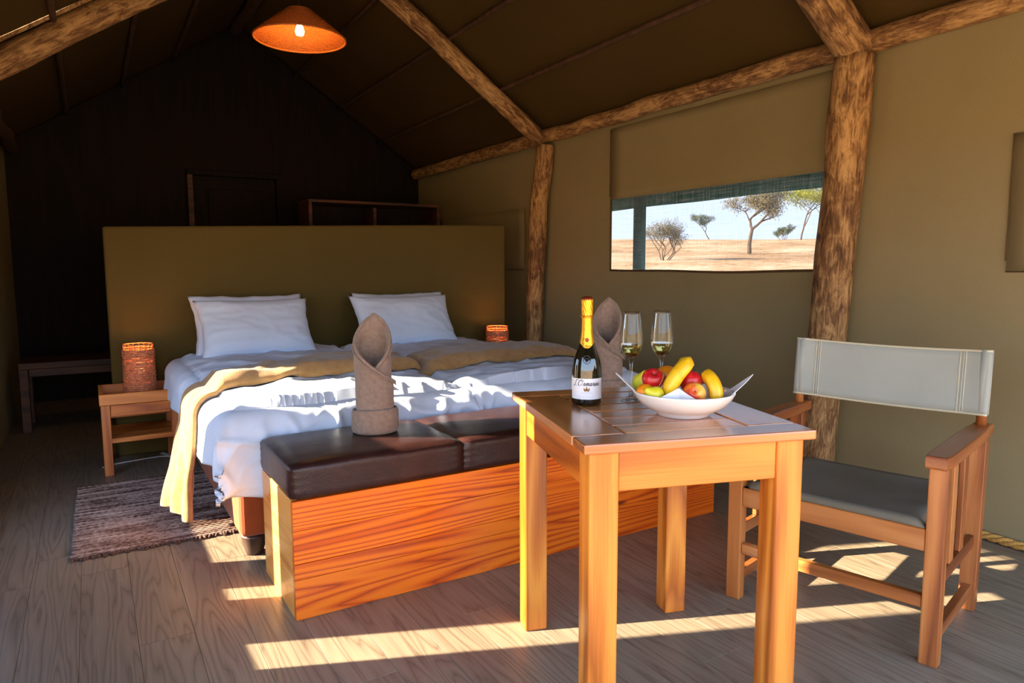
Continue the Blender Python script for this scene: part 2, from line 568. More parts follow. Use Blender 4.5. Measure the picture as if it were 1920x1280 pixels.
# roof canvas
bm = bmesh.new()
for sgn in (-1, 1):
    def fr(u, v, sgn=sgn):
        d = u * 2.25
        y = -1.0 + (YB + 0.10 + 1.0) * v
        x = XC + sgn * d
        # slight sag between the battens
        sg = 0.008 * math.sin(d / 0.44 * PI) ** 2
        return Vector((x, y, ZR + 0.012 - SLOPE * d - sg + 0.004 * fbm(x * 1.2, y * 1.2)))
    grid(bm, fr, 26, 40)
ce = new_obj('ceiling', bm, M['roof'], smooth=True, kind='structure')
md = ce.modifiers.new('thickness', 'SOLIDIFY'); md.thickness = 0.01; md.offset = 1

# battens (purlins) on both slopes
PUR = []
for sgn in (-1, 1):
    for d in (0.55, 0.98, 1.42):
        x = XC + sgn * d
        z = ZR - SLOPE * d - 0.030
        b = bmesh.new()
        L = YB + 0.9
        n = 24
        tube(b, [(0.004 * nz(k * 0.7, d, sgn), -0.9 + L * k / n - (-0.9), 0.004 * nz(k * 0.9, d, sgn + 5)) for k in range(n + 1)], [0.017 + 0.003 * nz(k * 1.1, d * 3, sgn) for k in range(n + 1)], 8)
        o = new_obj('purlin', b, M['batten'], loc=(x, -0.9, z), smooth=True)
        side = 'right' if sgn > 0 else 'left'
        lvl = {0.55: 'highest', 0.98: 'middle', 1.42: 'lowest'}[d]
        tag(o, f'thin dark wooden batten under the {side} roof canvas, {lvl} of three', 'batten')

# gum poles: built along local z
def pole(name, p0, p1, r0, r1, label, cat, seed, bend=0.012, mat=None):
    p0, p1 = Vector(p0), Vector(p1)
    L = (p1 - p0).length
    b = bmesh.new()
    n, seg = max(10, int(L / 0.07)), 18
    rings = []
    for i in range(n + 1):
        t = i / n
        cx = bend * (nz(t * 2.2 * L, seed, 1.0)); cy = bend * (nz(t * 2.2 * L, seed, 7.0))
        rr_ = r0 + (r1 - r0) * t
        rr_ *= 1 + 0.06 * nz(t * L * 3.0, seed + 3.0)
        ring = []
        for k in range(seg):
            a = 2 * PI * k / seg
            rk = rr_ * (1 + 0.05 * nz(math.cos(a) * 1.5, math.sin(a) * 1.5 + seed, t * L * 2.5) + 0.025 * nz(math.cos(a) * 5, math.sin(a) * 5 + seed, t * L * 9))
            if abs(a - 4.3) < 0.12:
                rk *= 0.955
            ring.append(b.verts.new((cx + rk * math.cos(a), cy + rk * math.sin(a), t * L)))
        rings.append(ring)
    for i in range(n):
        for k in range(seg):
            q = (k + 1) % seg
            b.faces.new((rings[i][k], rings[i][q], rings[i + 1][q], rings[i + 1][k]))
    b.faces.new(rings[0][::-1]); b.faces.new(rings[-1])
    o = new_obj(name, b, mat or M['log'], smooth=True)
    o.rotation_mode = 'QUATERNION'
    o.rotation_quaternion = (p1 - p0).to_track_quat('Z', 'Y')
    o.location = p0
    return tag(o, label, cat)
pole('wall_post', (3.12, 2.185, 0.0), (3.125, 2.06, 2.14), 0.088, 0.092, 'thick peeling gum pole post standing behind the canvas chair', 'pole', 1.0, 0.010)
pole('wall_post', (3.13, 4.90, 0.0), (3.14, 4.71, 2.13), 0.070, 0.074, 'slimmer smooth gum pole post beside the headboard', 'pole', 5.0, 0.02)
pole('eave_beam', (3.165, -0.9, 2.205), (3.155, 7.3, 2.195), 0.052, 0.055, 'long gum pole eave beam along the top of the right wall', 'beam', 11.0, 0.02)
pole('rafter', (3.14, 2.06, 2.165), (XC + 0.02, 2.04, 3.37), 0.090, 0.085, 'thick orange-brown rafter pole meeting the eave beam above the chair', 'beam', 17.0, 0.01)
pole('rafter', (3.13, 4.72, 2.16), (XC + 0.02, 4.70, 3.38), 0.066, 0.066, 'rafter pole over the bed leaning down to the slimmer post', 'beam', 23.0, 0.015)
pole('rafter', (-0.50, 4.70, 2.16), (XC - 0.02, 4.70, 3.38), 0.075, 0.07, 'pale-barked rafter pole on the left roof slope', 'beam', 29.0, 0.015)
pole('rafter', (-0.50, 2.05, 2.16), (XC - 0.02, 2.04, 3.37), 0.085, 0.08, 'left rafter pole nearest the open front', 'beam', 37.0, 0.015)
pole('eave_beam', (-0.49, -0.9, 2.18), (-0.49, 7.3, 2.18), 0.05, 0.05, 'gum pole eave beam along the top of the left wall', 'beam', 41.0, 0.02, M['batten'])  # dark bark colour stands in for the shade under the roof
pole('ridge_pole', (XC, -0.9, 3.42), (XC, 7.3, 3.42), 0.05, 0.05, 'ridge pole along the peak of the tent roof, coloured dark for shade', 'beam', 47.0, 0.02, M['batten'])  # darker than the other poles: shade of the peak put into the colour
# thin edge laths above the rafters
for sgn, yy in ((1, 4.79), (-1, 4.62)):
    b = bmesh.new()
    tube(b, [(XC + sgn * d, yy, ZR - SLOPE * d - 0.014) for d in (0.05, 0.6, 1.2, 1.84)], 0.013, 6)
    o = new_obj('lath', b, M['log'], smooth=True)
    tag(o, 'thin lath under the %s roof canvas beside the rafter pole' % ('right' if sgn > 0 else 'left'), 'batten')

# jute rope along the foot of the right wall
ro = thing('rope', 'twisted jute rope lying along the foot of the right canvas wall', 'rope', (3.20, 0.6, 0.020))
for ph in (0, PI * 2 / 3, PI * 4 / 3):
    b = bmesh.new()
    tube(b, [(0.010 * math.cos(ph + k * 0.55) + 0.006 * nz(k * 0.03), k * 0.012, 0.010 * math.sin(ph + k * 0.55)) for k in range(0, 380)], 0.0095, 6)
    new_obj('strand', b, M['rope'], ro, smooth=True)

# ================================================================== DARK BACK OF THE TENT
dr = thing('door_frame', 'dark timber doorway frame on the back wall behind the headboard', 'door frame', (0.86, YB - 0.03, 0))
new_obj('jamb', bx(-0.025, 0.025, -0.05, 0.03, 0, 2.05), M['darkwood'], dr)
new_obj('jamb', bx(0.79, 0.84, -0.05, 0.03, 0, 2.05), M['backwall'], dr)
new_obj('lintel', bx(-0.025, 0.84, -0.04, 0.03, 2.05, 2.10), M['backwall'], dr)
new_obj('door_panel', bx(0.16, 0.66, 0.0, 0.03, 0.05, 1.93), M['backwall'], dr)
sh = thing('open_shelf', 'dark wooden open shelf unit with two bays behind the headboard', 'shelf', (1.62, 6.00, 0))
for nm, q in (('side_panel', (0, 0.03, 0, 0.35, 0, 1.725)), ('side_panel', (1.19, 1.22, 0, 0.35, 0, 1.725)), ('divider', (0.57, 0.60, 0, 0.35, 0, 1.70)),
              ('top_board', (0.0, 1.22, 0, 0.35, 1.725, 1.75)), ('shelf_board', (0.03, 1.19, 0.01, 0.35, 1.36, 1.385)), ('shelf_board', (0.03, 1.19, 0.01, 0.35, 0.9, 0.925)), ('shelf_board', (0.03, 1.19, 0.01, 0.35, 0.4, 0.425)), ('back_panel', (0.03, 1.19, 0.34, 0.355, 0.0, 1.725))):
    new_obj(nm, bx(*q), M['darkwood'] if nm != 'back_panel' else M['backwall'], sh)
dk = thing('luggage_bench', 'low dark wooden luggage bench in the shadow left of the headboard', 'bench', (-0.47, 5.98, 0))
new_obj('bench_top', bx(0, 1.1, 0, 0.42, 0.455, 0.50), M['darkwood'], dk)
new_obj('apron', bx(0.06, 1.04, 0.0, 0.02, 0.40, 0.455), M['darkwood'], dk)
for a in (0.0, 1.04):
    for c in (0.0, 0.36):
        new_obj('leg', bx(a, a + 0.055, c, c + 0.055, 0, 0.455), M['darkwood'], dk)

# headboard screen
hb = thing('headboard', 'wide olive canvas-covered headboard screen behind both beds', 'headboard', (0.08, 4.893, 0), -0.0471)
bm = bmesh.new()
box(bm, (1.373, 0.05, 0.73), (2.746, 0.09, 1.46), 0.016, 3)
for v in bm.verts:
    if v.co.z > 0.7:
        v.co.z += -0.04 + 0.08 * v.co.x / 2.746
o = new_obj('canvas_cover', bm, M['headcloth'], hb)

# ================================================================== BEDS
BEDY0, BEDY1 = 2.85, 4.76
def rounded_box(bm, x0, x1, y0, y1, z0, z1, r, seg=4):
    box(bm, ((x0 + x1) / 2, (y0 + y1) / 2, (z0 + z1) / 2), (x1 - x0, y1 - y0, z1 - z0), r, seg)
BEDS = [(0.455, 1.42, 'left bed'), (1.46, 2.425, 'right bed')]
beds = []
for i, (x0, x1, nm) in enumerate(BEDS):
    t = thing('single_bed', ['brown upholstered single bed on the left, foot behind the bench end', 'brown upholstered single bed on the right, mostly hidden by the bench'][i], 'bed', (x0, BEDY0, 0), 0, 'pair of single beds')
    W, L = x1 - x0, BEDY1 - BEDY0
    bm = bmesh.new(); rounded_box(bm, 0, W, 0, L, 0.085, 0.33, 0.03, 4)
    new_obj('bed_base', bm, M['suede'], t, smooth=False)
    bm = bmesh.new(); rounded_box(bm, 0.01, W - 0.01, 0.01, L - 0.01, 0.331, 0.555, 0.05, 4)
    new_obj('mattress', bm, M['duvet'], t)
    for a in (0.062, W - 0.062):
        for c in (0.06, L - 0.06):
            bm = bmesh.new(); lathe(bm, [(0, 0), (0.032, 0), (0.036, 0.01), (0.05, 0.075), (0.052, 0.084), (0, 0.084)], 24, (a, c, 0))
            new_obj('bed_foot', bm, M['footwood'], t, smooth=True)
    beds.append(t)

def bend(q, r):
    """arc-length overhang q past an edge -> (outward, drop)"""
    if q <= 0:
        return q, 0.0
    a = q / r
    if a < PI / 2:
        return r * math.sin(a), r * (1 - math.cos(a))
    return r, r + (q - r * PI / 2)

def wrinkle(x, y, s):
    a = fbm(x * 2.2, y * 3.2, s, 4) * 0.010
    b = math.exp(-(nz(x * 3.1 + 0.8 * nz(y * 2, x, s), y * 4.6, s + 4) / 0.24) ** 2) * 0.013
    c = math.exp(-(nz(x * 5 + y * 4, y * 6 - x * 3, s + 9) / 0.16) ** 2) * 0.006
    return a + b + c

ZT = 0.615
def duvet_point(x0, x1, u, v, ov, fo, seed):
    """u across incl. side overhangs ov=(left,right); v from foot hem to head"""
    yf, yh = BEDY0 - 0.02, 4.72
    Wd = x1 - x0
    s = -ov[0] + (Wd + ov[0] + ov[1]) * u
    # foot hem is uneven
    f_here = fo(s / Wd)
    t = -f_here + (yh - yf + f_here) * v
    ql, qr, qf = -s, s - Wd, -t
    ol, dl = bend(ql, 0.09)
    orr, drr = bend(qr, 0.07)
    of, df = bend(qf, 0.09)
    x = x0 + s if (ql <= 0 and qr <= 0) else (x0 - ol if ql > 0 else x1 + orr)
    y = yf + t if qf <= 0 else yf - of
    dmax = max(dl, drr, df); dmin = min(max(dl, drr), df)
    z = ZT - math.sqrt(dmax * dmax + 0.35 * dmin * dmin)
    # quilt puff: crown in the middle, soft shoulders
    ins = max(0.0, min(s, Wd - s, 0.30)) / 0.30
    z += 0.035 * math.sqrt(max(0, ins)) * (1 if dmax == 0 else 0)
    k = sstep(0.0, 0.12, t + 0.05)
    wv = wrinkle(x, y, seed)
    if dmax == 0:
        z += wv * 1.1
    else:
        # hanging cloth: pleats that grow towards the hem
        amp = 0.016 * sstep(0.03, 0.25, dmax)
        if df > max(dl, drr):
            y -= amp * (1.0 + math.sin(x * 21 + 2.2 * nz(x * 3, z * 2, seed))) + wv * 0.6 + 0.024 * math.exp(-(nz(x * 4 + z * 6, z * 4 - x * 2, seed) / 0.16) ** 2) * sstep(0.0, 0.07, dmax) + 0.013 * math.exp(-(nz(x * 9 - z * 8, z * 7 + x * 3, seed + 2) / 0.16) ** 2) * sstep(0.0, 0.07, dmax)
            z += 0.0
        else:
            sg = -1 if ql > 0 else 1
            x += sg * (amp * (1.0 + math.sin(y * 17 + 2.5 * nz(y * 2.2, z * 2, seed))) + wv * 0.6)
        z += 0.004 * nz(x * 6, y * 6, seed)
    return Vector((x, y, max(z, 0.02)))

def foot_left(q):      # hem drop along the foot of the left bed: long at the outer corner, resting on the bench further in
    return 0.37 - 0.10 * sstep(0.05, 0.4, q) + 0.02 * math.sin(q * 9)
def foot_right(q):
    return 0.22 + 0.02 * math.sin(q * 8)
DV = [((0.26, 0.045), foot_left, 2.0), ((0.045, 0.24), foot_right, 31.0)]
duvets = []
for i, (x0, x1, nm) in enumerate(BEDS):
    ov, fo, sd = DV[i]
    bm = bmesh.new()
    grid(bm, lambda u, v: duvet_point(x0, x1, u, v, ov, fo, sd), 130, 190)
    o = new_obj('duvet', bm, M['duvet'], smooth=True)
    md = o.modifiers.new('thickness', 'SOLIDIFY'); md.thickness = 0.016; md.offset = -1
    tag(o, ['rumpled white duvet on the left bed with its foot corner in the sun', 'white duvet on the right bed lying in shade'][i], 'duvet', 'duvets on the pair of beds')
    duvets.append(o)

# folded fleece runners across the beds
def top_z(i, x, y):
    x0, x1, _ = BEDS[i]
    ov, fo, sd = DV[i]
    Wd = x1 - x0
    s = x - x0
    ins = max(0.0, min(s, Wd - s, 0.30)) / 0.30
    return ZT + 0.035 * math.sqrt(ins) + wrinkle(x, y, sd) * 0.9

def runner(i, y0f, width, xl, xr, hangL, hangR, label, seed):
    x0, x1, _ = BEDS[i]
    T = 0.05
    def fn(u, v):
        tot = hangL + (x1 - x0) + hangR
        s = -hangL + tot * u
        yc = y0f(max(0, min(1, s / (x1 - x0))))
        y = yc + width * v
        ql, qr = -s, s - (x1 - x0)
        ol, dl = bend(ql, 0.10); orr, drr = bend(qr, 0.08)
        edge = min(v, 1 - v)
        puff = 0.052 * min(1, edge / 0.16) ** 0.5
        if ql > 0:
            h = sstep(0.05, hangL, dl)
            x = x0 - ol - 0.008 - puff * 0.5
            z = top_z(i, x0, y) + 0.012 - dl
            # falls in big loose folds and fans towards the viewer
            y = yc + width * v * (1 + 0.10 * h) - 0.13 * h
            fold = math.sin(v * 15 + seed + 1.6 * nz(dl * 3, v * 2, seed))
            x += -h * (0.012 + 0.055 * v + 0.026 * (1 + fold)) - 0.012 * nz(v * 6, dl * 7, seed)
            z = max(z, 0.012)
        elif qr > 0:
            x = x1 + orr + puff * 0.5
            z = top_z(i, x1, y) + 0.012 - drr
            h = sstep(0.05, 0.4, drr)
            x += 0.02 * h * (1 + math.sin(v * 12 + seed))
        else:
            x = x0 + s
            z = top_z(i, x, y) + 0.014 + puff
            z += 0.006 * nz(x * 9, y * 9, seed)
        return Vector((x, y, z))
    bm = bmesh.new()
    grid(bm, fn, 150, 44)
    o = new_obj('blanket_runner', bm, M['blanket'], smooth=True)
    md = o.modifiers.new('thickness', 'SOLIDIFY'); md.thickness = 0.022; md.offset = -1
    return tag(o, label, 'blanket', 'fleece runners across the beds')
runner(0, lambda q: 3.17 + 0.10 * q, 0.36, 0, 0, 0.57, 0.085, 'tan fleece blanket folded across the left bed, hanging to the floor in folds', 1.0)
runner(1, lambda q: 3.17 + 0.06 * q, 0.42, 0, 0, 0.085, 0.40, 'tan fleece blanket folded across the right bed behind the bottle', 6.0)

# pillows
def pillow_mesh(a, b, T, seed):
    bm = bmesh.new()
    N = 44
    for sg in (1, -1):
        def fn(u, v, sg=sg):
            p, q = u * 2 - 1, v * 2 - 1
            x = a * p * (1 - 0.08 * (1 - q * q)); y = b * q * (1 - 0.11 * (1 - p * p))
            e = max(0, (1 - p ** 4)) ** 0.55 * max(0, (1 - q ** 4)) ** 0.55
            z = T * e * (0.9 + 0.25 * nz(p * 1.2, q * 1.2, seed))
            edge = 1 - e
            z += e * 0.010 * (1 - abs(nz(p * 2.5 + 2 * q, q * 3, seed + sg))) ** 7 * (0.4 + abs(p))
            z += 0.006 * nz(p * 7, q * 7, seed) * edge * (1 if e > 0.01 else 0)
            return Vector((x + 0.006 * nz(q * 4, seed) * (abs(p) > 0.9), y + 0.010 * nz(p * 3.5, seed + 3), sg * z))
        grid(bm, fn, N, 30)
    bmesh.ops.remove_doubles(bm, verts=bm.verts, dist=0.0008)
    bmesh.ops.recalc_face_normals(bm, faces=bm.faces)
    return bm
def pillow(x, y, z, tilt, rz, a, b, T, seed, label):
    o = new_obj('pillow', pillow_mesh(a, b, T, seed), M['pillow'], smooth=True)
    o.location = (x, y, z)
    o.rotation_euler = Euler((tilt, 0.0, rz), 'XYZ')
    return tag(o, label, 'pillow', 'white pillows leaning on the headboard')
pillow(0.872, 4.505, 0.795, math.radians(54), 0.02, 0.345, 0.215, 0.092, 1.0, 'front white pillow on the left bed above the blanket')
pillow(0.862, 4.640, 0.815, math.radians(58), 0.01, 0.350, 0.215, 0.075, 2.0, 'rear white pillow on the left bed peeping above the front one')
pillow(1.865, 4.52, 0.795, math.radians(55), -0.01, 0.365, 0.215, 0.092, 3.0, 'front white pillow on the right bed behind the standing towel')
pillow(1.905, 4.655, 0.812, math.radians(58), -0.03, 0.345, 0.210, 0.070, 4.0, 'rear white pillow on the right bed, only its right corner showing')

# ================================================================== BENCH CHEST AT THE FOOT OF THE BEDS
BX, BY, BL, BD, BH = 0.520, 2.247, 1.962, 0.45, 0.406
bt = thing('storage_bench', 'long orange pine chest with dark leather padded top at the foot of the beds', 'bench', (BX, BY, 0), 0.0045)
cuts = [0.0, 0.138, 0.192, 0.305, BH]
for z0, z1 in zip(cuts, cuts[1:]):
    new_obj('front_board', bx(0, BL, 0, 0.022, z0 + 0.0006, z1 - 0.0006, 0.0012), M['pine'], bt)
    new_obj('back_board', bx(0.022, BL - 0.022, BD - 0.022, BD, z0 + 0.0006, z1 - 0.0006, 0.0012), M['pine'], bt)
    for x0 in (0.0, BL - 0.022):
        new_obj('end_board', bx(x0, x0 + 0.022, 0.0225, BD, z0 + 0.0006, z1 - 0.0006, 0.0012), M['pine_y'], bt)
new_obj('base_board', bx(0.022, BL - 0.022, 0.022, BD - 0.022, 0.004, 0.02, 0), M['pine'], bt)
segs = [-0.008, 0.625, 1.29, BL + 0.008]
for k, (a, c) in enumerate(zip(segs, segs[1:])):
    a -= 0.006 * (k > 0); c += 0.006 * (k < 2)
    L = c - a
    bm = bmesh.new()
    t = bmesh.new()
    bmesh.ops.create_cube(t, size=1)
    bmesh.ops.subdivide_edges(t, edges=t.edges, cuts=15, use_grid_fill=True)
    for v in t.verts:
        p, q, r = v.co * 2
        # rounded box
        hx, hy, hz, R = L / 2, (BD + 0.02) / 2, 0.062, 0.024
        P = Vector((p * hx, q * hy, r * hz))
        I = Vector((max(-hx + R, min(hx - R, P.x)), max(-hy + R, min(hy - R, P.y)), max(-hz + R, min(hz - R, P.z))))
        d = P - I
        if d.length > 1e-6:
            P = I + d.normalized() * R
        crown = 0.010 * (1 - p * p) * (1 - q * q) if r > 0 else 0
        P.z += crown
        cx = max(0, abs(p) - 0.82) / 0.18 * max(0, abs(q) - 0.75) / 0.25
        P += d.normalized() * (0.002 * cx * math.sin(P.z * 260 + P.x * 130)) if d.length > 1e-6 else Vector()
        P.z += 0.0025 * nz(P.x * 7, P.y * 9, k) * (1 if r > 0 else 0)
        v.co = P + Vector((a + L / 2, BD / 2 - 0.005, BH + 0.063))
    add(bm, t)
    new_obj('padded_lid', bm, M['leather'], bt, smooth=True)

# ================================================================== ROLLED TOWELS
def towel(name, loc, rz, R, H, label, seed):
    t = thing(name, label, 'towel', loc, rz, 'rolled towels standing on the bench')
    # angle a (deg): 0 = front, +90 = right, measured round the back to the inner lap
    key = [(75, 0.43), (30, 0.50), (0, 0.57), (-45, 0.69), (-90, 0.80), (-140, 0.93), (-180, 1.0), (-220, 0.94), (-265, 0.82), (-310, 0.68), (-350, 0.56), (-390, 0.50)]
    def hk(a):
        for (a0, h0), (a1, h1) in zip(key, key[1:]):
            if a <= a0 and a >= a1:
                q = (a0 - a) / (a0 - a1)
                return h0 + (h1 - h0) * q
        return key[-1][1]
    def pos(u, v, off=0.0):
        a = 75 - 465 * u
        h = hk(a) * H
        z = h * v
        zz = z / H
        r = R - 0.016 * u + off
        pinch = 1 - 0.62 * max(0, zz - 0.60) ** 1.6 / 0.40 ** 1.6 * (1 if True else 0)
        r *= (1 + 0.02 * nz(a * 0.02, zz * 3, seed)) * (0.55 + 0.45 * pinch if zz > 0.6 else 1)
        r *= 1 + 0.05 * math.exp(-((zz - 0.62) / 0.12) ** 2)
        ar = math.radians(a)
        return Vector((r * math.sin(ar), -r * math.cos(ar) * 0.94, z))
    bm = bmesh.new()
    grid(bm, pos, 110, 40)
    o = new_obj('wrap', bm, M['towel'], t, smooth=True)
    md = o.modifiers.new('thickness', 'SOLIDIFY'); md.thickness = 0.009; md.offset = 1
    # rolled hem along the open edge
    bm = bmesh.new()
    tube(bm, [pos(k / 120, 1.0, 0.004) for k in range(121)], 0.0068, 8)
    new_obj('hem', bm, M['towel'], t, smooth=True)
    bm = bmesh.new()
    tube(bm, [pos(k / 120, 0.955, 0.0085) for k in range(0, 100)], 0.0034, 6)
    new_obj('hem_stitch', bm, M['towel'], t, smooth=True)
    # turned-up cuff
    bm = bmesh.new()
    def cuff(u, v):
        a = 2 * PI * u
        z = 0.20 * H * v
        e = 0.006 * math.sin(min(1, min(v, 1 - v) * 6) * PI / 2)
        r = (R + 0.007 + e) * (1 + 0.012 * nz(math.cos(a) * 2, math.sin(a) * 2, seed + z * 9))
        return Vector((r * math.sin(a), -r * math.cos(a) * 0.94, 0.001 + z + (0.006 * math.sin(a + 1) * v)))
    grid(bm, cuff, 64, 14, closeu=True)
    o = new_obj('cuff', bm, M['towel'], t, smooth=True)
    md = o.modifiers.new('thickness', 'SOLIDIFY'); md.thickness = 0.010; md.offset = -1
    return t
towel('rolled_towel', (0.905, 2.515, 0.541), -0.42, 0.076, 0.445, 'grey-brown rolled towel standing on the left half of the leather bench', 3.0)
towel('rolled_towel', (2.065, 2.55, 0.541), -0.75, 0.074, 0.475, 'grey-brown rolled towel standing on the bench behind the bottle', 8.0)

# ================================================================== TABLE
TW, TD, TH = 0.599, 0.700, 0.764
tb = thing('side_table', 'square teak table with slatted top and four thick legs in the foreground', 'table', (0.9264, 1.2222, 0), -0.308)
tt, fb, eb = 0.024, 0.088, 0.135
z0, z1 = TH - tt, TH
gp = 0.0024
new_obj('top_board', bx(0, TW, 0, fb - gp, z0, z1, 0.004, 2), M['tabletop'], tb)
new_obj('top_board', bx(0, TW, TD - fb + gp, TD, z0, z1, 0.004, 2), M['tabletop'], tb)
new_obj('top_board', bx(0, eb - gp, fb + gp, TD - fb - gp, z0, z1, 0.003, 2), M['tabletop_y'], tb)
new_obj('top_board', bx(TW - eb + gp, TW, fb + gp, TD - fb - gp, z0, z1, 0.003, 2), M['tabletop_y'], tb)
ns = 6
sw = (TD - 2 * fb) / ns
for k in range(ns):
    new_obj('slat', bx(eb + gp, TW - eb - gp, fb + sw * k + gp, fb + sw * (k + 1) - gp, z0 + 0.001, z1 - 0.0008, 0.003, 2), M['tabletop'], tb)
new_obj('sub_top', bx(0.05, TW - 0.05, 0.05, TD - 0.05, z0 - 0.006, z0 + 0.002, 0), M['footwood'], tb)
IN, LG = 0.020, 0.073
for a in (IN, TW - IN - LG):
    for c in (IN, TD - IN - LG):
        bm = bmesh.new(); box(bm, (a + LG / 2, c + LG / 2, (z0 - 0.0005) / 2), (LG, LG, z0 - 0.001), 0.005, 2)
        new_obj('leg', bm, M['table'], tb)
AH = 0.098
for c in (IN + 0.006, TD - IN - 0.006 - 0.022):
    new_obj('apron', bx(IN + LG, TW - IN - LG, c, c + 0.022, z0 - AH, z0 - 0.0005, 0.002), M['table_x'], tb)
for a in (IN + 0.006, TW - IN - 0.006 - 0.022):
    new_obj('apron', bx(a, a + 0.022, IN + LG, TD - IN - LG, z0 - AH, z0 - 0.0005, 0.002), M['table_y'], tb)

# ================================================================== DIRECTOR'S CHAIR  (local x: to the rear, y: to its left)
ch = thing('canvas_chair', 'wooden chair with grey canvas back and slatted armrests beside the right wall', 'chair', (2.02, 1.04, 0), math.atan2(0.11, 0.428))
YR, YL = (-0.047, 0.003), (0.562, 0.612)
def leg_bm(x0, x1, y, zt, lean=0.0, w=0.040):
    bm = bmesh.new(); box(bm, (0, 0, zt / 2), (w, y[1] - y[0], zt), 0.004, 2)
    for v in bm.verts:
        v.co.x += x0 + w / 2 + lean * v.co.z / zt
        v.co.y += (y[0] + y[1]) / 2
    return bm
for y in (YR, YL):
    new_obj('leg', leg_bm(0, 0, y, 0.592, 0.0), M['chair'], ch)
    new_obj('leg', leg_bm(0.468, 0, y, 0.592, 0.03), M['chair'], ch)
    # shaped arm
    bm = bmesh.new()
    yc = (y[0] + y[1]) / 2
    sgn = -1 if y is YR else 1
    n = 18
    out = []
    for k in range(n + 1):
        t = k / n
        x = -0.035 + 0.61 * t
        wd = 0.034 - 0.006 * sstep(0.75, 0.95, t)
        if t < 0.06:
            wd *= 0.80 + 0.2 * t / 0.06
        out.append((x, wd))
    loopb = [(x, yc - wd) for x, wd in out] + [(x, yc + wd) for x, wd in reversed(out)]
    vb = [bm.verts.new((x, yy, 0.593 + 0.03 * max(0, x) * 0.0)) for x, yy in loopb]
    f_ = bm.faces.new(vb[::-1])
    r_ = bmesh.ops.extrude_face_region(bm, geom=[f_])
    bmesh.ops.translate(bm, vec=(0, 0, 0.038), verts=[e for e in r_['geom'] if isinstance(e, bmesh.types.BMVert)])
    bmesh.ops.recalc_face_normals(bm, faces=bm.faces)
    bmesh.ops.bevel(bm, geom=[e for e in bm.edges if abs(e.verts[0].co.z - e.verts[1].co.z) < 1e-4 and len(e.link_faces) == 2 and e.calc_face_angle(0) > 1.0], offset=0.007, segments=2, profile=0.5, affect='EDGES')
    new_obj('armrest', bm, M['chair_x'], ch)
    # side rails and slats
    ym = yc
    new_obj('side_rail', bx(0.04, 0.478, ym - 0.010, ym + 0.010, 0.222, 0.262, 0.002), M['chair_x'], ch)
    new_obj('side_rail', bx(0.04, 0.472, ym - 0.013, ym + 0.013, 0.058, 0.092, 0.002), M['chair_x'], ch)
    for xx in (0.155, 0.285):
        new_obj('side_slat', bx(xx, xx + 0.045, ym - 0.008, ym + 0.008, 0.262, 0.593, 0.002), M['chair'], ch)
    # back dowel
    bm = bmesh.new(); tube(bm, [(0.520, yc + (0.022 if y is YR else -0.022) * 0, 0.60), (0.528, yc, 0.70), (0.5435, yc, 0.878)], 0.0155, 14)
    new_obj('back_dowel', bm, M['chair'], ch, smooth=True)
new_obj('seat_rail', bx(0.004, 0.030, YR[1], YL[0], 0.338, 0.405, 0.003), M['chair_y'], ch)
new_obj('seat_rail', bx(0.470, 0.496, YR[1], YL[0], 0.338, 0.400, 0.003), M['chair_y'], ch)
new_obj('stretcher', bx(0.006, 0.034, YR[1], YL[0], 0.166, 0.204, 0.003), M['chair_y'], ch)
new_obj('stretcher', bx(0.478, 0.503, YR[1], YL[0], 0.166, 0.204, 0.003), M['chair_y'], ch)
# seat pad of canvas, slightly slung
bm = bmesh.new()
def seat_fn(top):
    def fn(u, v):
        x = 0.002 + 0.490 * u
        y = YR[1] + 0.004 + (YL[0] - YR[1] - 0.008) * v
        e = min(u, 1 - u, 1.0) ; e2 = min(v, 1 - v)
        rnd = min(1, e / 0.04) ** 0.5 * min(1, e2 / 0.05) ** 0.5
        z = 0.408 + (0.022 * rnd if top else 0) - 0.016 * (1 - (2 * v - 1) ** 2) * (1 - abs(2 * u - 1) ** 3) * (1 if top else 0)
        return Vector((x, y, z))
    return fn
grid(bm, seat_fn(True), 24, 24); grid(bm, seat_fn(False), 24, 24)
bmesh.ops.remove_doubles(bm, verts=bm.verts, dist=0.0006)
bmesh.ops.recalc_face_normals(bm, faces=bm.faces)
new_obj('seat', bm, M['seatcloth'], ch, smooth=True)
# canvas back: sleeves round the dowels and a slightly slack middle
ya, yb = (YR[0] + YR[1]) / 2, (YL[0] + YL[1]) / 2
def back_p(v, z, off=0.0):
    y = ya - 0.018 + (yb - ya + 0.036) * v
    m = (2 * v - 1)
    ax = 0.524 + (z - 0.66) * 0.10
    flat = 1 - abs(m) ** 6
    x = ax - 0.018 + 0.020 * flat * (1 - m * m) + 0.012 * sstep(0.0, 0.12, min(v, 1 - v))
    return Vector((x + off, y, z - 0.010 * (1 - m * m)))
bm = bmesh.new()
grid(bm, lambda u, v: back_p(u, 0.668 + 0.212 * v), 50, 10)
bk_ = o = new_obj('backrest', bm, M['backcloth'], ch, smooth=True)
md = o.modifiers.new('thickness', 'SOLIDIFY'); md.thickness = 0.005; md.offset = 0
for y in (ya, yb):
    bm = bmesh.new()
    tube(bm, [(0.5265, y, 0.667), (0.5445, y, 0.882)], 0.0195, 16)
    new_obj('sleeve', bm, M['backcloth'], bk_, smooth=True)
for z in (0.880, 0.668):
    bm = bmesh.new(); tube(bm, [back_p(k / 40, z, -0.001) for k in range(41)], 0.0042, 6)
    new_obj('piping', bm, M['stitch'], bk_, smooth=True)
for v in (0.118, 0.145, 0.868, 0.892):
    bm = bmesh.new(); tube(bm, [back_p(v, 0.668 + 0.212 * k / 8, -0.003) for k in range(9)], 0.0016, 5)
    new_obj('stitching', bm, M['stitch'], bk_, smooth=True)
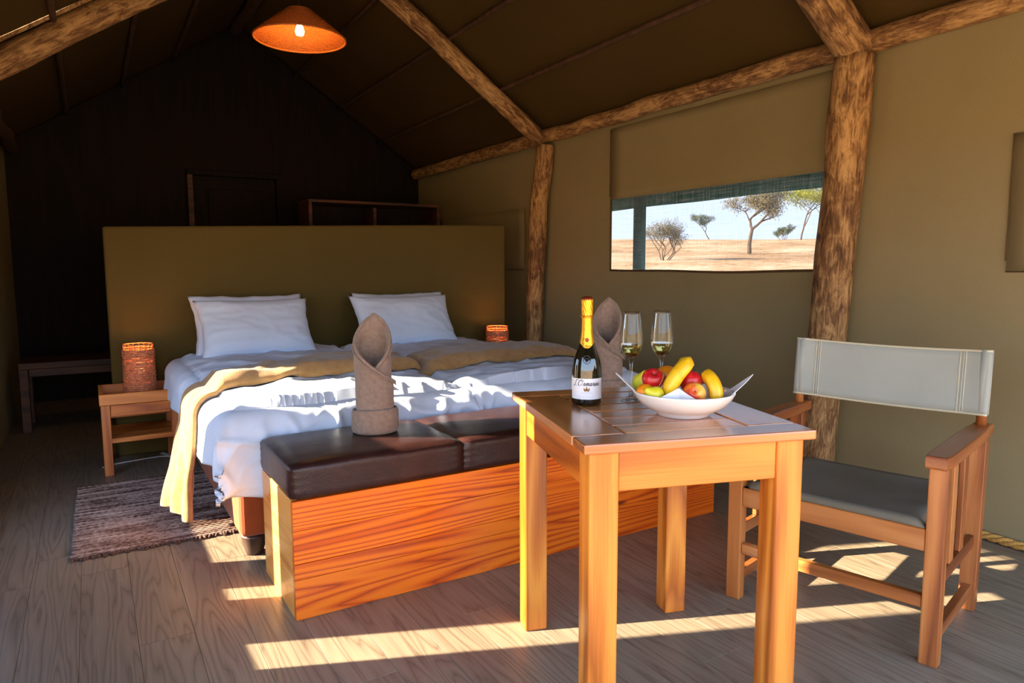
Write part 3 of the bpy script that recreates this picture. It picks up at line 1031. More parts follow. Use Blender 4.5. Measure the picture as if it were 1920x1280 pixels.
for v in (0.131, 0.88):
    bm = bmesh.new(); tube(bm, [back_p(v, 0.670 + 0.208 * k / 8, -0.002) for k in range(9)], 0.0028, 5)
    new_obj('seam', bm, M['backcloth'], bk_, smooth=True)

# ================================================================== NIGHTSTANDS
def nightstand(label):
    t = thing('nightstand', label, 'nightstand', (0.0103, 4.4482, 0), 0, 'tray-topped nightstands beside the beds')
    W, D, H, l = 0.398, 0.40, 0.468, 0.046
    for a in (0, W - l):
        for c in (0, D - l):
            new_obj('leg', bx(a, a + l, c, c + l, 0, 0.405, 0.003), M['stand_z'], t)
    new_obj('tray_rail', bx(-0.006, W + 0.006, -0.008, 0.016, 0.405, H, 0.003), M['stand'], t)
    new_obj('tray_rail', bx(-0.006, W + 0.006, D - 0.016, D + 0.004, 0.405, H, 0.003), M['stand'], t)
    new_obj('tray_rail', bx(-0.006, 0.016, 0.0165, D - 0.0165, 0.405, H, 0.003), M['pine_y'], t)
    new_obj('tray_rail', bx(W - 0.016, W + 0.006, 0.0165, D - 0.0165, 0.405, H, 0.003), M['pine_y'], t)
    new_obj('tray_bottom', bx(0.016, W - 0.016, 0.016, D - 0.016, 0.408, 0.420, 0), M['stand'], t)
    new_obj('drawer_front', bx(l + 0.002, W - l - 0.002, 0.006, 0.024, 0.338, 0.402, 0.002), M['stand'], t)
    new_obj('rear_rail', bx(l, W - l, D - 0.03, D - 0.01, 0.262, 0.30, 0.002), M['stand'], t)
    new_obj('shelf', bx(l * 0.5, W - l * 0.5, 0.004, D - 0.004, 0.186, 0.214, 0.002), M['stand'], t)
    return t
n1_ = nightstand('orange pine tray-topped nightstand left of the left bed')
n2_ = copy_tree(n1_)
n2_.location = (2.45, 4.36, 0)
n2_['label'] = 'orange pine nightstand right of the right bed, hidden behind the bedding'

# woven cylinder lamps
M['lampglow'] = emit('warm_lamp_bulb', (1.0, 0.62, 0.22, 1), 9.0)
def woven_lamp(loc, label):
    t = thing('wicker_lamp', label, 'table lamp', loc, 0, 'woven cylinder bedside lamps')
    R, H = 0.079, 0.300
    ns_ = 17
    for k in range(ns_):
        a = 2 * PI * k / ns_
        bm = bmesh.new(); tube(bm, [(R * math.cos(a), R * math.sin(a), 0.002), (R * math.cos(a), R * math.sin(a), H)], 0.0024, 5)
        new_obj('stake', bm, M['wicker'], t)
    bm = bmesh.new()
    rows = 22
    rl = random.Random(5)
    for j in range(rows):
        z = 0.010 + (H - 0.045) * j / (rows - 1)
        ph = j % 2
        pts = []
        for k in range(ns_ * 4):
            a = 2 * PI * k / (ns_ * 4)
            pts.append(((R + 0.0036 * math.cos(a * ns_ + ph * PI)) * math.cos(a), (R + 0.0036 * math.cos(a * ns_ + ph * PI)) * math.sin(a), z + 0.0018 * nz(a * 2, j * 3.1)))
        tube(bm, pts, 0.0066 + rl.uniform(-0.0008, 0.0008), 6, closed=True)
    new_obj('weave', bm, M['wicker'], t, smooth=True, kind='stuff')
    for z, r in ((H, 0.0036), (H - 0.022, 0.003), (0.003, 0.004)):
        bm = bmesh.new(); tube(bm, [(R * math.cos(2 * PI * k / 40), R * math.sin(2 * PI * k / 40), z) for k in range(40)], r, 6, closed=True)
        new_obj('rim', bm, M['wicker'], t, smooth=True)
    bm = bmesh.new(); lathe(bm, [(0, 0.0), (0.014, 0.001), (0.016, 0.05), (0.012, 0.06), (0.012, 0.07)], 14)
    new_obj('socket', bm, M['cord'], t, smooth=True)
    bm = bmesh.new(); lathe(bm, [(0.011, 0.07), (0.02, 0.095), (0.028, 0.13), (0.022, 0.155), (0, 0.165)], 16)
    new_obj('bulb', bm, M['lampglow'], t, smooth=True)
    return t
woven_lamp((0.222, 4.665, 0.4205), 'woven wicker cylinder lamp glowing on the left nightstand')
woven_lamp((2.635, 4.58, 0.4205), 'woven wicker cylinder lamp on the hidden nightstand by the right bed')

# white flex on the floor under the left nightstand
bm = bmesh.new()
tube(bm, [(0.0, 4.66, 0.004), (0.03, 4.70, 0.004), (0.10, 4.72, 0.004), (0.20, 4.74, 0.004), (0.31, 4.76, 0.004), (0.36, 4.72, 0.005), (0.385, 4.66, 0.005), (0.37, 4.72, 0.012), (0.335, 4.84, 0.006), (0.32, 4.82, 0.005), (0.345, 4.74, 0.01), (0.40, 4.66, 0.005), (0.48, 4.62, 0.004)], 0.0035, 6)
tag(new_obj('power_cord', bm, M['cord'], smooth=True), 'white looped power cord on the floor under the left nightstand', 'cord')

# rug beside the bed
rg = thing('rug', 'brown and beige woven rag rug on the floor beside the left bed', 'rug', (-0.13, 3.20, 0), -0.01)
RW, RL = 0.86, 1.07
g = NT('rag_rug_yarn')
v = g.coord((3, 42, 3), rnd=False)
nn = g.noise(v, 1.0, 2, 0.5)
sp = g.noise(g.coord((60, 60, 60), rnd=False), 1.0, 2)
col = g.ramp(g.math('ADD', g.math('MULTIPLY', nn, 0.75), g.math('MULTIPLY', sp, 0.35)), [(0.40, rgb(66, 44, 38)), (0.5, rgb(114, 88, 78)), (0.6, rgb(160, 136, 124)), (0.72, rgb(188, 166, 152))])
M['rug'] = g.set(Base_Color=col, Roughness=0.95, Specular_IOR_Level=0.1)
bm = bmesh.new()
rows = 46
for j in range(rows):
    y = RL * (j + 0.5) / rows
    n = 60
    tube(bm, [(RW * k / n + (0.006 * nz(j * 1.7) if k in (0, n) else 0), y, 0.008 + 0.0022 * math.sin(k * PI + j * PI) + 0.001 * nz(k * 0.3, j)) for k in range(n + 1)], [0.0105 + 0.0018 * (1 if (k + j) % 2 else -1) for k in range(n + 1)], 6)
for vtx in bm.verts:
    vtx.co.z = 0.001 + max(0, vtx.co.z) * 0.62
new_obj('weave', bm, M['rug'], rg, smooth=True, kind='stuff')
bm = bmesh.new()
rl = random.Random(9)
for k in range(64):
    x = RW * (k + 0.5) / 64
    for y0_, s_ in ((0.0, -1), (RL, 1)):
        L_ = rl.uniform(0.008, 0.03)
        dx = rl.uniform(-0.012, 0.012)
        tube(bm, [(x, y0_, 0.006), (x + dx * 0.5, y0_ + s_ * L_ * 0.6, 0.005), (x + dx, y0_ + s_ * L_, 0.003)], [0.006, 0.006, 0.003], 5)
M['fringe'] = plain('dark_rug_fringe', rgb(84, 58, 48), 0.95, vary=0.3)
new_obj('fringe', bm, M['fringe'], rg, smooth=True, kind='stuff')

# ================================================================== PENDANT LAMP
PX_, PY_, PZ_ = 1.335, 5.02, 2.735
pd = thing('pendant_lamp', 'conical cane pendant lamp glowing orange under the roof ridge', 'pendant lamp', (PX_, PY_, PZ_))
R0, R1, HH = 0.308, 0.085, 0.185
bm = bmesh.new()
rings_ = 40
nstk = 72
for j in range(rings_):
    t = j / (rings_ - 1)
    r = R0 + (R1 - R0) * t; z = HH * t ** 0.92
    pts = [((r + 0.0032 * math.cos(k * PI + j * PI)) * math.cos(2 * PI * k / 144), (r + 0.0032 * math.cos(k * PI + j * PI)) * math.sin(2 * PI * k / 144), z) for k in range(144)]
    tube(bm, pts, 0.0031, 4, closed=True)
new_obj('shade_weave', bm, M['cane'], pd, smooth=True, kind='stuff')
bm = bmesh.new()
for k in range(nstk):
    a = 2 * PI * k / nstk
    tube(bm, [((R0 + (R1 - R0) * t) * math.cos(a), (R0 + (R1 - R0) * t) * math.sin(a), HH * t ** 0.92) for t in (0, 0.25, 0.5, 0.75, 1)], 0.0022, 4)
new_obj('shade_ribs', bm, M['cane'], pd, smooth=True, kind='stuff')
for r, z, q in ((R0, 0.0, 0.0065), (R1, HH, 0.006)):
    bm = bmesh.new(); tube(bm, [(r * math.cos(2 * PI * k / 72), r * math.sin(2 * PI * k / 72), z) for k in range(72)], q, 6, closed=True)
    new_obj('rim', bm, M['cane'], pd, smooth=True)
bm = bmesh.new(); tube(bm, [(-R1, 0, HH), (R1, 0, HH)], 0.004, 6); tube(bm, [(0, -R1, HH), (0, R1, HH)], 0.004, 6)
new_obj('cross_wire', bm, M['darkwood'], pd)
bm = bmesh.new(); tube(bm, [(0, 0, HH - 0.01), (0, 0, 3.39 - PZ_)], 0.004, 6)
new_obj('flex', bm, M['footwood'], pd)
bm = bmesh.new(); lathe(bm, [(0, HH + 0.01), (0.02, HH + 0.005), (0.024, HH - 0.05), (0.016, HH - 0.085), (0, HH - 0.085)], 18)
new_obj('socket', bm, M['footwood'], pd, smooth=True)
M['bulb'] = emit('pendant_bulb', (1.0, 0.60, 0.20, 1), 40.0)
bm = bmesh.new(); lathe(bm, [(0.013, HH - 0.085), (0.022, HH - 0.105), (0.031, HH - 0.135), (0.024, HH - 0.158), (0, HH - 0.166)], 18)
new_obj('bulb', bm, M['bulb'], pd, smooth=True)
def lamp_light(parent, z, e, r):
    d = bpy.data.lights.new('lamp_light', 'POINT'); d.energy = e; d.color = (1.0, 0.50, 0.14); d.shadow_soft_size = r
    o = bpy.data.objects.new('lamp_light', d); COL.objects.link(o); o.parent = parent; o.location = (0, 0, z)
lamp_light(pd, 0.015, 2.4, 0.012)
for o in list(S.objects):
    if o.name.startswith('wicker_lamp'):
        lamp_light(o, 0.235, 1.1, 0.02)

# ================================================================== THINGS ON THE TABLE
g = NT('bottle_green_glass')
M['bottle'] = g.set(Base_Color=rgb(10, 14, 9), Roughness=0.06, Specular_IOR_Level=0.8, Coat_Weight=0.6, Coat_Roughness=0.02)
g = NT('gold_foil')
gn = g.noise(g.coord(rnd=False), 130, 3)
g.bump(gn, 0.35, 0.003)
M['foil'] = g.set(Base_Color=rgb(226, 160, 44), Metallic=0.85, Roughness=0.32)
M['foilred'] = plain('copper_cap_foil', rgb(150, 60, 30), 0.35, 0.7)
M['label'] = plain('cream_paper_label', rgb(228, 228, 236), 0.5)
M['ink'] = plain('dark_label_ink', rgb(58, 52, 62), 0.6)
M['gold_ink'] = plain('gold_label_ink', rgb(150, 110, 58), 0.45, 0.3)

bo = thing('wine_bottle', 'dark sparkling wine bottle with gold foil and white label on the table', 'bottle', (1.222, 1.603, TH), math.radians(-37.3))
bm = bmesh.new()
lathe(bm, [(0, 0.006), (0.020, 0.004), (0.034, 0.0), (0.0405, 0.002), (0.0437, 0.010), (0.0440, 0.05), (0.0438, 0.085), (0.0425, 0.108), (0.0386, 0.131), (0.0330, 0.147), (0.0277, 0.160), (0.0225, 0.175), (0.0182, 0.196), (0.0158, 0.215), (0.0148, 0.245), (0.0148, 0.300), (0, 0.300)], 56)
new_obj('bottle_body', bm, M['bottle'], bo, smooth=True)
# foil with a lower edge dipping to a point at the front
bm = bmesh.new()
fp = [(0.0, 0.1685), (0.30, 0.196), (0.5, 0.215), (0.75, 0.245), (0.80, 0.252), (0.81, 0.258), (0.9, 0.28), (0.965, 0.305), (0.985, 0.311), (1.0, 0.313)]
def foil(u, v):
    a = 2 * PI * u
    front = max(0.0, -math.sin(a)) if True else 0
    zlo = 0.182 - 0.016 * max(0, -math.sin(a)) ** 3
    z = zlo + (0.310 - zlo) * v
    prof = [(0.160, 0.0277), (0.175, 0.0228), (0.196, 0.0186), (0.215, 0.0163), (0.245, 0.0154), (0.254, 0.0156), (0.258, 0.0172), (0.264, 0.0160), (0.270, 0.0163), (0.295, 0.0166), (0.305, 0.0164), (0.311, 0.013)]
    r = prof[-1][1]
    for (za, ra), (zb, rb) in zip(prof, prof[1:]):
        if za <= z <= zb:
            r = ra + (rb - ra) * (z - za) / (zb - za)
            break
    if z > 0.262:
        r += 0.0009 * math.sin(a * 14 + z * 300)
    return Vector(((r + 0.0006) * math.cos(a), (r + 0.0006) * math.sin(a), z))
grid(bm, foil, 64, 44, closeu=True)
new_obj('foil', bm, M['foil'], bo, smooth=True)
bm = bmesh.new(); lathe(bm, [(0.0168, 0.3035), (0.0166, 0.309), (0.012, 0.3135), (0, 0.3145)], 32)
new_obj('cap', bm, M['foilred'], bo, smooth=True)
bm = bmesh.new(); tube(bm, [(0.0185 * math.cos(2 * PI * k / 40), 0.0185 * math.sin(2 * PI * k / 40), 0.2585 + 0.0016 * math.sin(k * 1.7)) for k in range(40)], 0.0016, 5, closed=True)
new_obj('wire_muselet', bm, M['foil'], bo, smooth=True)
def wrap(bm, R, up=0.0):
    """bend flat geometry (x = arc, z = height) round the bottle front (-y)"""
    for v in bm.verts:
        a = v.co.x / R
        r = R + v.co.y
        v.co = Vector((r * math.sin(a), -r * math.cos(a), v.co.z + up))
bm = bmesh.new()
LW = 0.112
grid(bm, lambda u, v: Vector((LW * (u - 0.5), 0.0, 0.021 + 0.060 * v)), 48, 6)
wrap(bm, 0.04435)
lab = new_obj('label', bm, M['label'], bo, smooth=True)
# the name in flowing pen strokes: L'Ormarins
STROKES = [
 [(1.25, 2.0), (1.0, 2.3), (0.72, 2.0), (0.78, 1.2), (0.5, 0.3), (0.0, 0.02), (0.3, -0.12), (0.9, 0.08), (1.55, 0.1)],
 [(1.78, 2.35), (1.72, 1.95)],
 [(2.95, 2.2), (2.3, 1.8), (2.05, 0.8), (2.5, 0.0), (3.3, 0.4), (3.6, 1.5), (3.2, 2.2), (2.9, 2.15), (2.85, 1.85), (3.3, 1.72), (3.95, 1.9)],
 [(3.9, 0.1), (4.2, 0.95), (4.28, 1.12), (4.52, 0.88), (4.46, 0.3), (4.62, 0.02), (4.92, 0.4)],
 [(4.92, 0.4), (5.12, 1.0), (5.12, 0.0)], [(5.12, 0.2), (5.32, 0.85), (5.55, 1.0), (5.6, 0.0)], [(5.6, 0.2), (5.8, 0.85), (6.05, 1.0), (6.1, 0.12), (6.28, 0.06), (6.5, 0.42)],
 [(7.15, 0.85), (6.85, 1.02), (6.55, 0.5), (6.72, 0.0), (7.02, 0.3), (7.18, 1.0), (7.12, 0.15), (7.3, 0.04), (7.52, 0.42)],
 [(7.52, 0.42), (7.78, 1.12), (8.02, 0.88), (7.96, 0.3), (8.12, 0.02), (8.38, 0.42)],
 [(8.38, 0.42), (8.56, 1.0), (8.5, 0.15), (8.66, 0.03), (8.88, 0.42)], [(8.66, 1.42), (8.7, 1.5)],
 [(8.88, 0.42), (9.04, 1.0), (9.02, 0.0)], [(9.02, 0.2), (9.25, 0.85), (9.46, 1.0), (9.5, 0.12), (9.66, 0.04), (9.88, 0.42)],
 [(9.88, 0.42), (10.2, 1.15), (10.12, 0.72), (10.34, 0.3), (10.1, -0.02), (9.88, 0.14)]]
bm = bmesh.new()
for st in STROKES:
    P_ = [Vector((x + 0.32 * y, y, 0)) for x, y in st]
    Q_ = []
    for i in range(len(P_) - 1):
        p0, p1, p2, p3 = P_[max(i - 1, 0)], P_[i], P_[i + 1], P_[min(i + 2, len(P_) - 1)]
        for q in range(6):
            t_ = q / 6
            Q_.append(0.5 * ((2 * p1) + (p2 - p0) * t_ + (2 * p0 - 5 * p1 + 4 * p2 - p3) * t_ * t_ + (3 * p1 - p0 - 3 * p2 + p3) * t_ ** 3))
    Q_.append(P_[-1])
    U = 0.0078
    prev = None
    for i, p in enumerate(Q_):
        d_ = (Q_[min(i + 1, len(Q_) - 1)] - Q_[max(i - 1, 0)]).normalized()
        wd = 0.070 + 0.075 * max(0.0, -d_.y)
        n_ = Vector((-d_.y, d_.x, 0)) * wd
        e1, e2 = p + n_, p - n_
        pair = [bm.verts.new(((e.x - 5.5) * U, 0.0, 0.0605 + e.y * U)) for e in (e1, e2)]
        if prev:
            bm.faces.new((prev[0], prev[1], pair[1], pair[0]))
        prev = pair
wrap(bm, 0.0448)
new_obj('label_lettering', bm, M['ink'], lab)
# small crest: shield between two supporters with a crown
bm = bmesh.new()
def disc(bm, cx, cz, r, n=14, sx=1.0):
    c = bm.verts.new((cx, 0, cz)); ring = [bm.verts.new((cx + sx * r * math.cos(2 * PI * k / n), 0, cz + r * math.sin(2 * PI * k / n))) for k in range(n)]
    for k in range(n):
        bm.faces.new((c, ring[k], ring[(k + 1) % n]))
for cx, cz, r, sx in ((0, 0.0495, 0.0042, 1), (-0.0062, 0.049, 0.0032, 0.8), (0.0062, 0.049, 0.0032, 0.8), (-0.0075, 0.053, 0.0018, 1), (0.0075, 0.053, 0.0018, 1), (0, 0.0553, 0.0020, 1.3), (-0.004, 0.0455, 0.0016, 1.8), (0.004, 0.0455, 0.0016, 1.8)):
    disc(bm, cx, cz, r, 14, sx)
wrap(bm, 0.0447)
new_obj('label_crest', bm, M['gold_ink'], lab)
bm = bmesh.new(); disc(bm, 0, 0.0495, 0.0022); disc(bm, -0.006, 0.048, 0.0014); disc(bm, 0.006, 0.048, 0.0014); wrap(bm, 0.0449)
new_obj('label_crest_shield', bm, M['ink'], lab)
# faint lines of small print
bm = bmesh.new()
for q, (z, wd) in enumerate(((0.041, 0.034), (0.0375, 0.028), (0.028, 0.05))):
    grid(bm, lambda u, v, z=z, wd=wd: Vector((wd * (u - 0.5), 0, z + 0.0006 * v)), 16, 2)
wrap(bm, 0.0446)
M['faint'] = plain('faint_label_rule', rgb(176, 186, 206), 0.6)
new_obj('label_rule', bm, M['faint'], lab)
# embossed round seal on the shoulder
bm = bmesh.new()
def shoulder(x, h):
    z = 0.135 + h
    prof = [(0.085, 0.0438), (0.108, 0.0425), (0.131, 0.0386), (0.147, 0.0330), (0.160, 0.0277), (0.175, 0.0225)]
    r = 0.03
    for (za, ra), (zb, rb) in zip(prof, prof[1:]):
        if za <= z <= zb:
            r = ra + (rb - ra) * (z - za) / (zb - za)
    a = x / r
    return Vector(((r + 0.0006) * math.sin(a), -(r + 0.0006) * math.cos(a), z))
tube(bm, [shoulder(0.0105 * math.cos(2 * PI * k / 36), 0.0115 * math.sin(2 * PI * k / 36)) for k in range(36)], 0.0009, 5, closed=True)
for k in range(7):
    a = 2 * PI * k / 7
    tube(bm, [shoulder(0.003 * math.cos(a), 0.003 * math.sin(a)), shoulder(0.0062 * math.cos(a + 0.5), 0.0068 * math.sin(a + 0.5))], 0.0010, 5)
new_obj('embossed_seal', bm, M['bottle'], bo, smooth=True)
bm = bmesh.new(); disc(bm, 0, 0.190, 0.0058, 20)
for v in bm.verts:
    v.co.y = 0.0007 + 0.0025 * 0
wrap(bm, 0.0203)
for v in bm.verts:
    v.co.y -= (0.190 - v.co.z) * 0.22
new_obj('foil_medallion', bm, M['foilred'], bo)

# champagne flutes
g = NT('clear_glass')
lw = g.n('Fresnel'); lw.inputs['IOR'].default_value = 1.45
tp = g.n('BsdfTransparent'); tp.inputs[0].default_value = (0.965, 0.975, 0.97, 1)
gl = g.n('BsdfGlossy'); gl.inputs['Roughness'].default_value = 0.02
gm = g.n('MixShader')
g.l(g.math('MULTIPLY', lw.outputs[0], 0.55), gm.inputs[0]); g.l(tp.outputs[0], gm.inputs[1]); g.l(gl.outputs[0], gm.inputs[2]); g.l(gm.outputs[0], g.o.inputs[0])
M['glass'] = g.m
g = NT('pale_wine')
M['wine'] = g.set(Base_Color=rgb(244, 226, 140), Roughness=0.0, Transmission_Weight=1.0, IOR=1.33)
def flute(loc, label):
    t = thing('champagne_flute', label, 'glass', loc, 0, 'champagne flutes on the table')
    outp = [(0.0, 0.0), (0.031, 0.0), (0.0325, 0.0012), (0.031, 0.0028), (0.015, 0.0065), (0.006, 0.014), (0.0042, 0.03), (0.004, 0.095), (0.0052, 0.112), (0.010, 0.122), (0.0185, 0.131), (0.027, 0.144), (0.0325, 0.158), (0.0345, 0.172), (0.0340, 0.195), (0.0310, 0.225), (0.0270, 0.258), (0.0258, 0.266)]
    inn = [(0.0252, 0.2662), (0.0260, 0.258), (0.0300, 0.225), (0.0330, 0.195), (0.0335, 0.172), (0.0314, 0.1585), (0.0258, 0.1455), (0.0170, 0.1335), (0.008, 0.1265), (0, 0.1245)]
    bm = bmesh.new(); lathe(bm, outp + inn, 48)
    bmesh.ops.recalc_face_normals(bm, faces=bm.faces)
    new_obj('glass_body', bm, M['glass'], t, smooth=True)
    win_ = [(0, 0.1252), (0.0078, 0.1272), (0.0168, 0.1342), (0.0255, 0.1461), (0.0311, 0.1590), (0.0330, 0.1685), (0, 0.1685)]
    bm = bmesh.new(); lathe(bm, win_, 48)
    bmesh.ops.recalc_face_normals(bm, faces=bm.faces)
    new_obj('sparkling_wine', bm, M['wine'], t, smooth=False)
    return t
fl1 = flute((1.372, 1.582, TH), 'left champagne flute with pale wine, nearer the bottle')
fl2 = copy_tree(fl1); fl2.location = (1.478, 1.565, TH)
fl2['label'] = 'right champagne flute with pale wine, its base behind the fruit bowl'

# ---- fruit bowl
BOX, BOY = 1.358, 1.352
bowl = thing('fruit_bowl', 'white ceramic bowl holding fruit on the table', 'bowl', (BOX, BOY, TH))
bm = bmesh.new()
lathe(bm, [(0, 0.004), (0.060, 0.004), (0.064, 0.0), (0.070, 0.0), (0.072, 0.006), (0.094, 0.017), (0.115, 0.032), (0.129, 0.049), (0.1345, 0.060), (0.136, 0.063), (0.1335, 0.0655), (0.130, 0.063), (0.124, 0.051), (0.110, 0.036), (0.090, 0.022), (0.066, 0.012), (0, 0.010)], 72)
new_obj('bowl_body', bm, M['ceramic'], bowl, smooth=True)
RT = Vector((0.7055, -0.7087, 0)); CAMD = Vector((-0.7087, -0.7055, 0))
def at(px, py, d):
    """a spot over the bowl: sideways px, height py, d metres towards the viewer's side"""
    lat = (px - 1270) / 702 * (1 - d * 0.5)
    return Vector((BOX, BOY, TH)) + RT * lat + CAMD * d + Vector((0, 0, (778 - py) / 690 * (1 - d * 0.5) + d * 0.21))
# napkin lining with four points
def bowl_in(r):
    prof = [(0, 0.0125), (0.066, 0.0145), (0.090, 0.0245), (0.110, 0.0385), (0.124, 0.0535), (0.131, 0.066)]
    for (a, za), (b_, zb) in zip(prof, prof[1:]):
        if r <= b_:
            return za + (zb - za) * (r - a) / (b_ - a)
    return 0.066
nk = thing('paper_napkin', 'white paper napkin lining the fruit bowl with its points sticking up', 'napkin', (BOX, BOY, TH))
bm = bmesh.new()
A0 = math.atan2(RT.y, RT.x)
corners = [(0.06, 0.180, 0.114, 0.34), (PI + 0.05, 0.182, 0.108, 0.36), (-PI / 2 - 0.12, 0.098, 0.086, 0.46), (PI / 2, 0.14, 0.08, 0.3)]
def napk(u, v):
    a = 2 * PI * u
    ext, zt = 0.120, 0.056
    for ca, cr, cz, cw in corners:
        dlt = abs((a - ca + PI) % (2 * PI) - PI)
        k = max(0, 1 - dlt / cw)
        ext += (cr - 0.120) * k; zt += (cz - 0.056) * k
    r = ext * v
    if r < 0.112 and ext >= 0.12:
        z = bowl_in(r) + 0.002
    elif ext < 0.12:
        rr_ = ext * v
        z = bowl_in(rr_) + 0.002 if v < 0.72 else (bowl_in(ext * 0.72) + 0.002) + (zt - bowl_in(ext * 0.72)) * (v - 0.72) / 0.28
    else:
        q = (r - 0.112) / max(1e-6, ext - 0.112)
        zi = bowl_in(0.112) + 0.002
        z = zi + (max(zt, zi) - zi) * q
    z += 0.002 * nz(r * 30, a * 2)
    aw = a + A0
    return Vector((r * math.cos(aw), r * math.sin(aw), z))
grid(bm, napk, 120, 22, closeu=True)
bmesh.ops.remove_doubles(bm, verts=bm.verts, dist=0.0004)
o = new_obj('napkin_sheet', bm, M['napkin'], nk, smooth=False)
md = o.modifiers.new('thickness', 'SOLIDIFY'); md.thickness = 0.0012; md.offset = 1

def fruit_mat(name, stops, scale=3.0, spot=None, rough=0.3, axis_mix=0.0):
    g = NT(name)
    v = g.coord(rnd=True)
    n = g.noise(v, scale, 3, 0.5, 0.4)
    st = g.noise(g.coord((1, 1, 0.15)), 55, 2)
    h = g.math('ADD', g.math('MULTIPLY', n, 0.8), g.math('MULTIPLY', st, 0.2))
    c = g.ramp(h, stops)
    if spot:
        sp = g.noise(g.coord(), 260, 1)
        c = g.mix(g.ramp(sp, [(0.70, 0.0), (0.80, 0.8)]), c, spot)
    return g.set(Base_Color=c, Roughness=rough, Specular_IOR_Level=0.5)
M['apple_red'] = fruit_mat('red_apple_skin', [(0.30, rgb(150, 14, 24)), (0.52, rgb(196, 28, 34)), (0.66, rgb(222, 90, 40)), (0.76, rgb(238, 190, 90))], 14, rgb(206, 90, 60))
M['apple_blush'] = fruit_mat('blushed_apple_skin', [(0.34, rgb(196, 40, 30)), (0.46, rgb(224, 92, 40)), (0.56, rgb(238, 180, 70)), (0.70, rgb(240, 214, 110))], 16, rgb(238, 200, 130))
M['pear'] = fruit_mat('yellow_green_pear_skin', [(0.3, rgb(196, 196, 30)), (0.55, rgb(226, 210, 50)), (0.75, rgb(236, 204, 60))], 16, rgb(150, 140, 30), 0.35)
M['orange'] = fruit_mat('orange_peel', [(0.3, rgb(232, 120, 10)), (0.7, rgb(248, 156, 24))], 20, rgb(214, 100, 8), 0.4)
M['banana'] = fruit_mat('banana_peel', [(0.32, rgb(206, 146, 14)), (0.5, rgb(238, 186, 24)), (0.7, rgb(246, 206, 60))], 20, rgb(176, 120, 20), 0.4)
M['stem'] = plain('fruit_stem', rgb(120, 80, 40), 0.8)
M['bananatip'] = plain('banana_end', rgb(96, 66, 26), 0.8)
def apple(pos, R, rot, mat, label):
    t = thing('apple', label, 'apple', pos, 0)
    t.rotation_euler = rot
    n = 26
    prof = []
    for k in range(n + 1):
        a = -PI / 2 + PI * k / n
        r = R * math.cos(a) * (1.0 + 0.06 * math.sin(a))
        z = R * 0.94 * math.sin(a)
        if a > 1.0:
            z -= R * 0.42 * ((a - 1.0) / 0.57) ** 2
        if a < -1.1:
            z += R * 0.24 * ((-a - 1.1) / 0.47) ** 2
        prof.append((max(r, 0), z))
    prof[0] = (0, prof[0][1]); prof[-1] = (0, prof[-1][1])
    bm = bmesh.new(); lathe(bm, prof, 36)
    for v in bm.verts:
        v.co.x *= 1 + 0.03 * nz(v.co.z * 20, R * 50); v.co.y *= 1 + 0.03 * nz(v.co.z * 20, R * 90)
    new_obj('apple_body', bm, M[mat], t, smooth=True)
    bm = bmesh.new(); tube(bm, [(0, 0, R * 0.50), (R * 0.04, 0, R * 0.85), (R * 0.14, 0, R * 1.08)], [0.0012, 0.0011, 0.0016], 6)
    new_obj('stem', bm, M['stem'], t)
    bm = bmesh.new(); lathe(bm, [(0, -R * 0.70), (R * 0.10, -R * 0.70), (R * 0.12, -R * 0.78), (0, -R * 0.74)], 8)
    new_obj('blossom_end', bm, M['bananatip'], t)
    return t
def pear(pos, R, rot, label, stem=True, mat='pear'):
    t = thing('pear', label, 'pear', pos, 0)
    t.rotation_euler = rot
    prof = [(0, -0.92), (0.25, -0.95), (0.62, -0.80), (0.90, -0.45), (1.0, -0.05), (0.94, 0.30), (0.76, 0.62), (0.56, 0.92), (0.44, 1.18), (0.36, 1.38), (0.24, 1.52), (0, 1.54)]
    bm = bmesh.new()
    # smooth the profile
    pr = []
    for i in range(len(prof) - 1):
        for q in range(3):
            a, b_ = prof[i], prof[i + 1]
            pr.append((a[0] + (b_[0] - a[0]) * q / 3, a[1] + (b_[1] - a[1]) * q / 3))
    pr.append(prof[-1])
    lathe(bm, [(r * R, z * R) for r, z in pr], 32)
    new_obj('pear_body', bm, M[mat], t, smooth=True)
    if stem:
        bm = bmesh.new(); tube(bm, [(0, 0, 1.45 * R), (0.05 * R, 0.02 * R, 1.8 * R), (0.2 * R, 0, 2.2 * R), (0.42 * R, 0, 2.6 * R)], [0.0022, 0.0016, 0.0016, 0.0024], 6)
        new_obj('stem', bm, M['stem'], t, smooth=True)
    return t
def orange(pos, R, label):
    t = thing('orange', label, 'orange', pos, 0)
    bm = bmesh.new(); bmesh.ops.create_uvsphere(bm, u_segments=36, v_segments=24, radius=R)
    for v in bm.verts:
        v.co *= 1 + 0.006 * nz(v.co.x * 300, v.co.y * 300, v.co.z * 300)
        v.co.z *= 0.92
    new_obj('orange_body', bm, M['orange'], t, smooth=True)
    bm = bmesh.new(); lathe(bm, [(0, 0.94 * R), (0.09 * R, 0.93 * R), (0.06 * R, 0.90 * R), (0, 0.9 * R)], 8)
    new_obj('stem_button', bm, M['stem'], t)
    return t
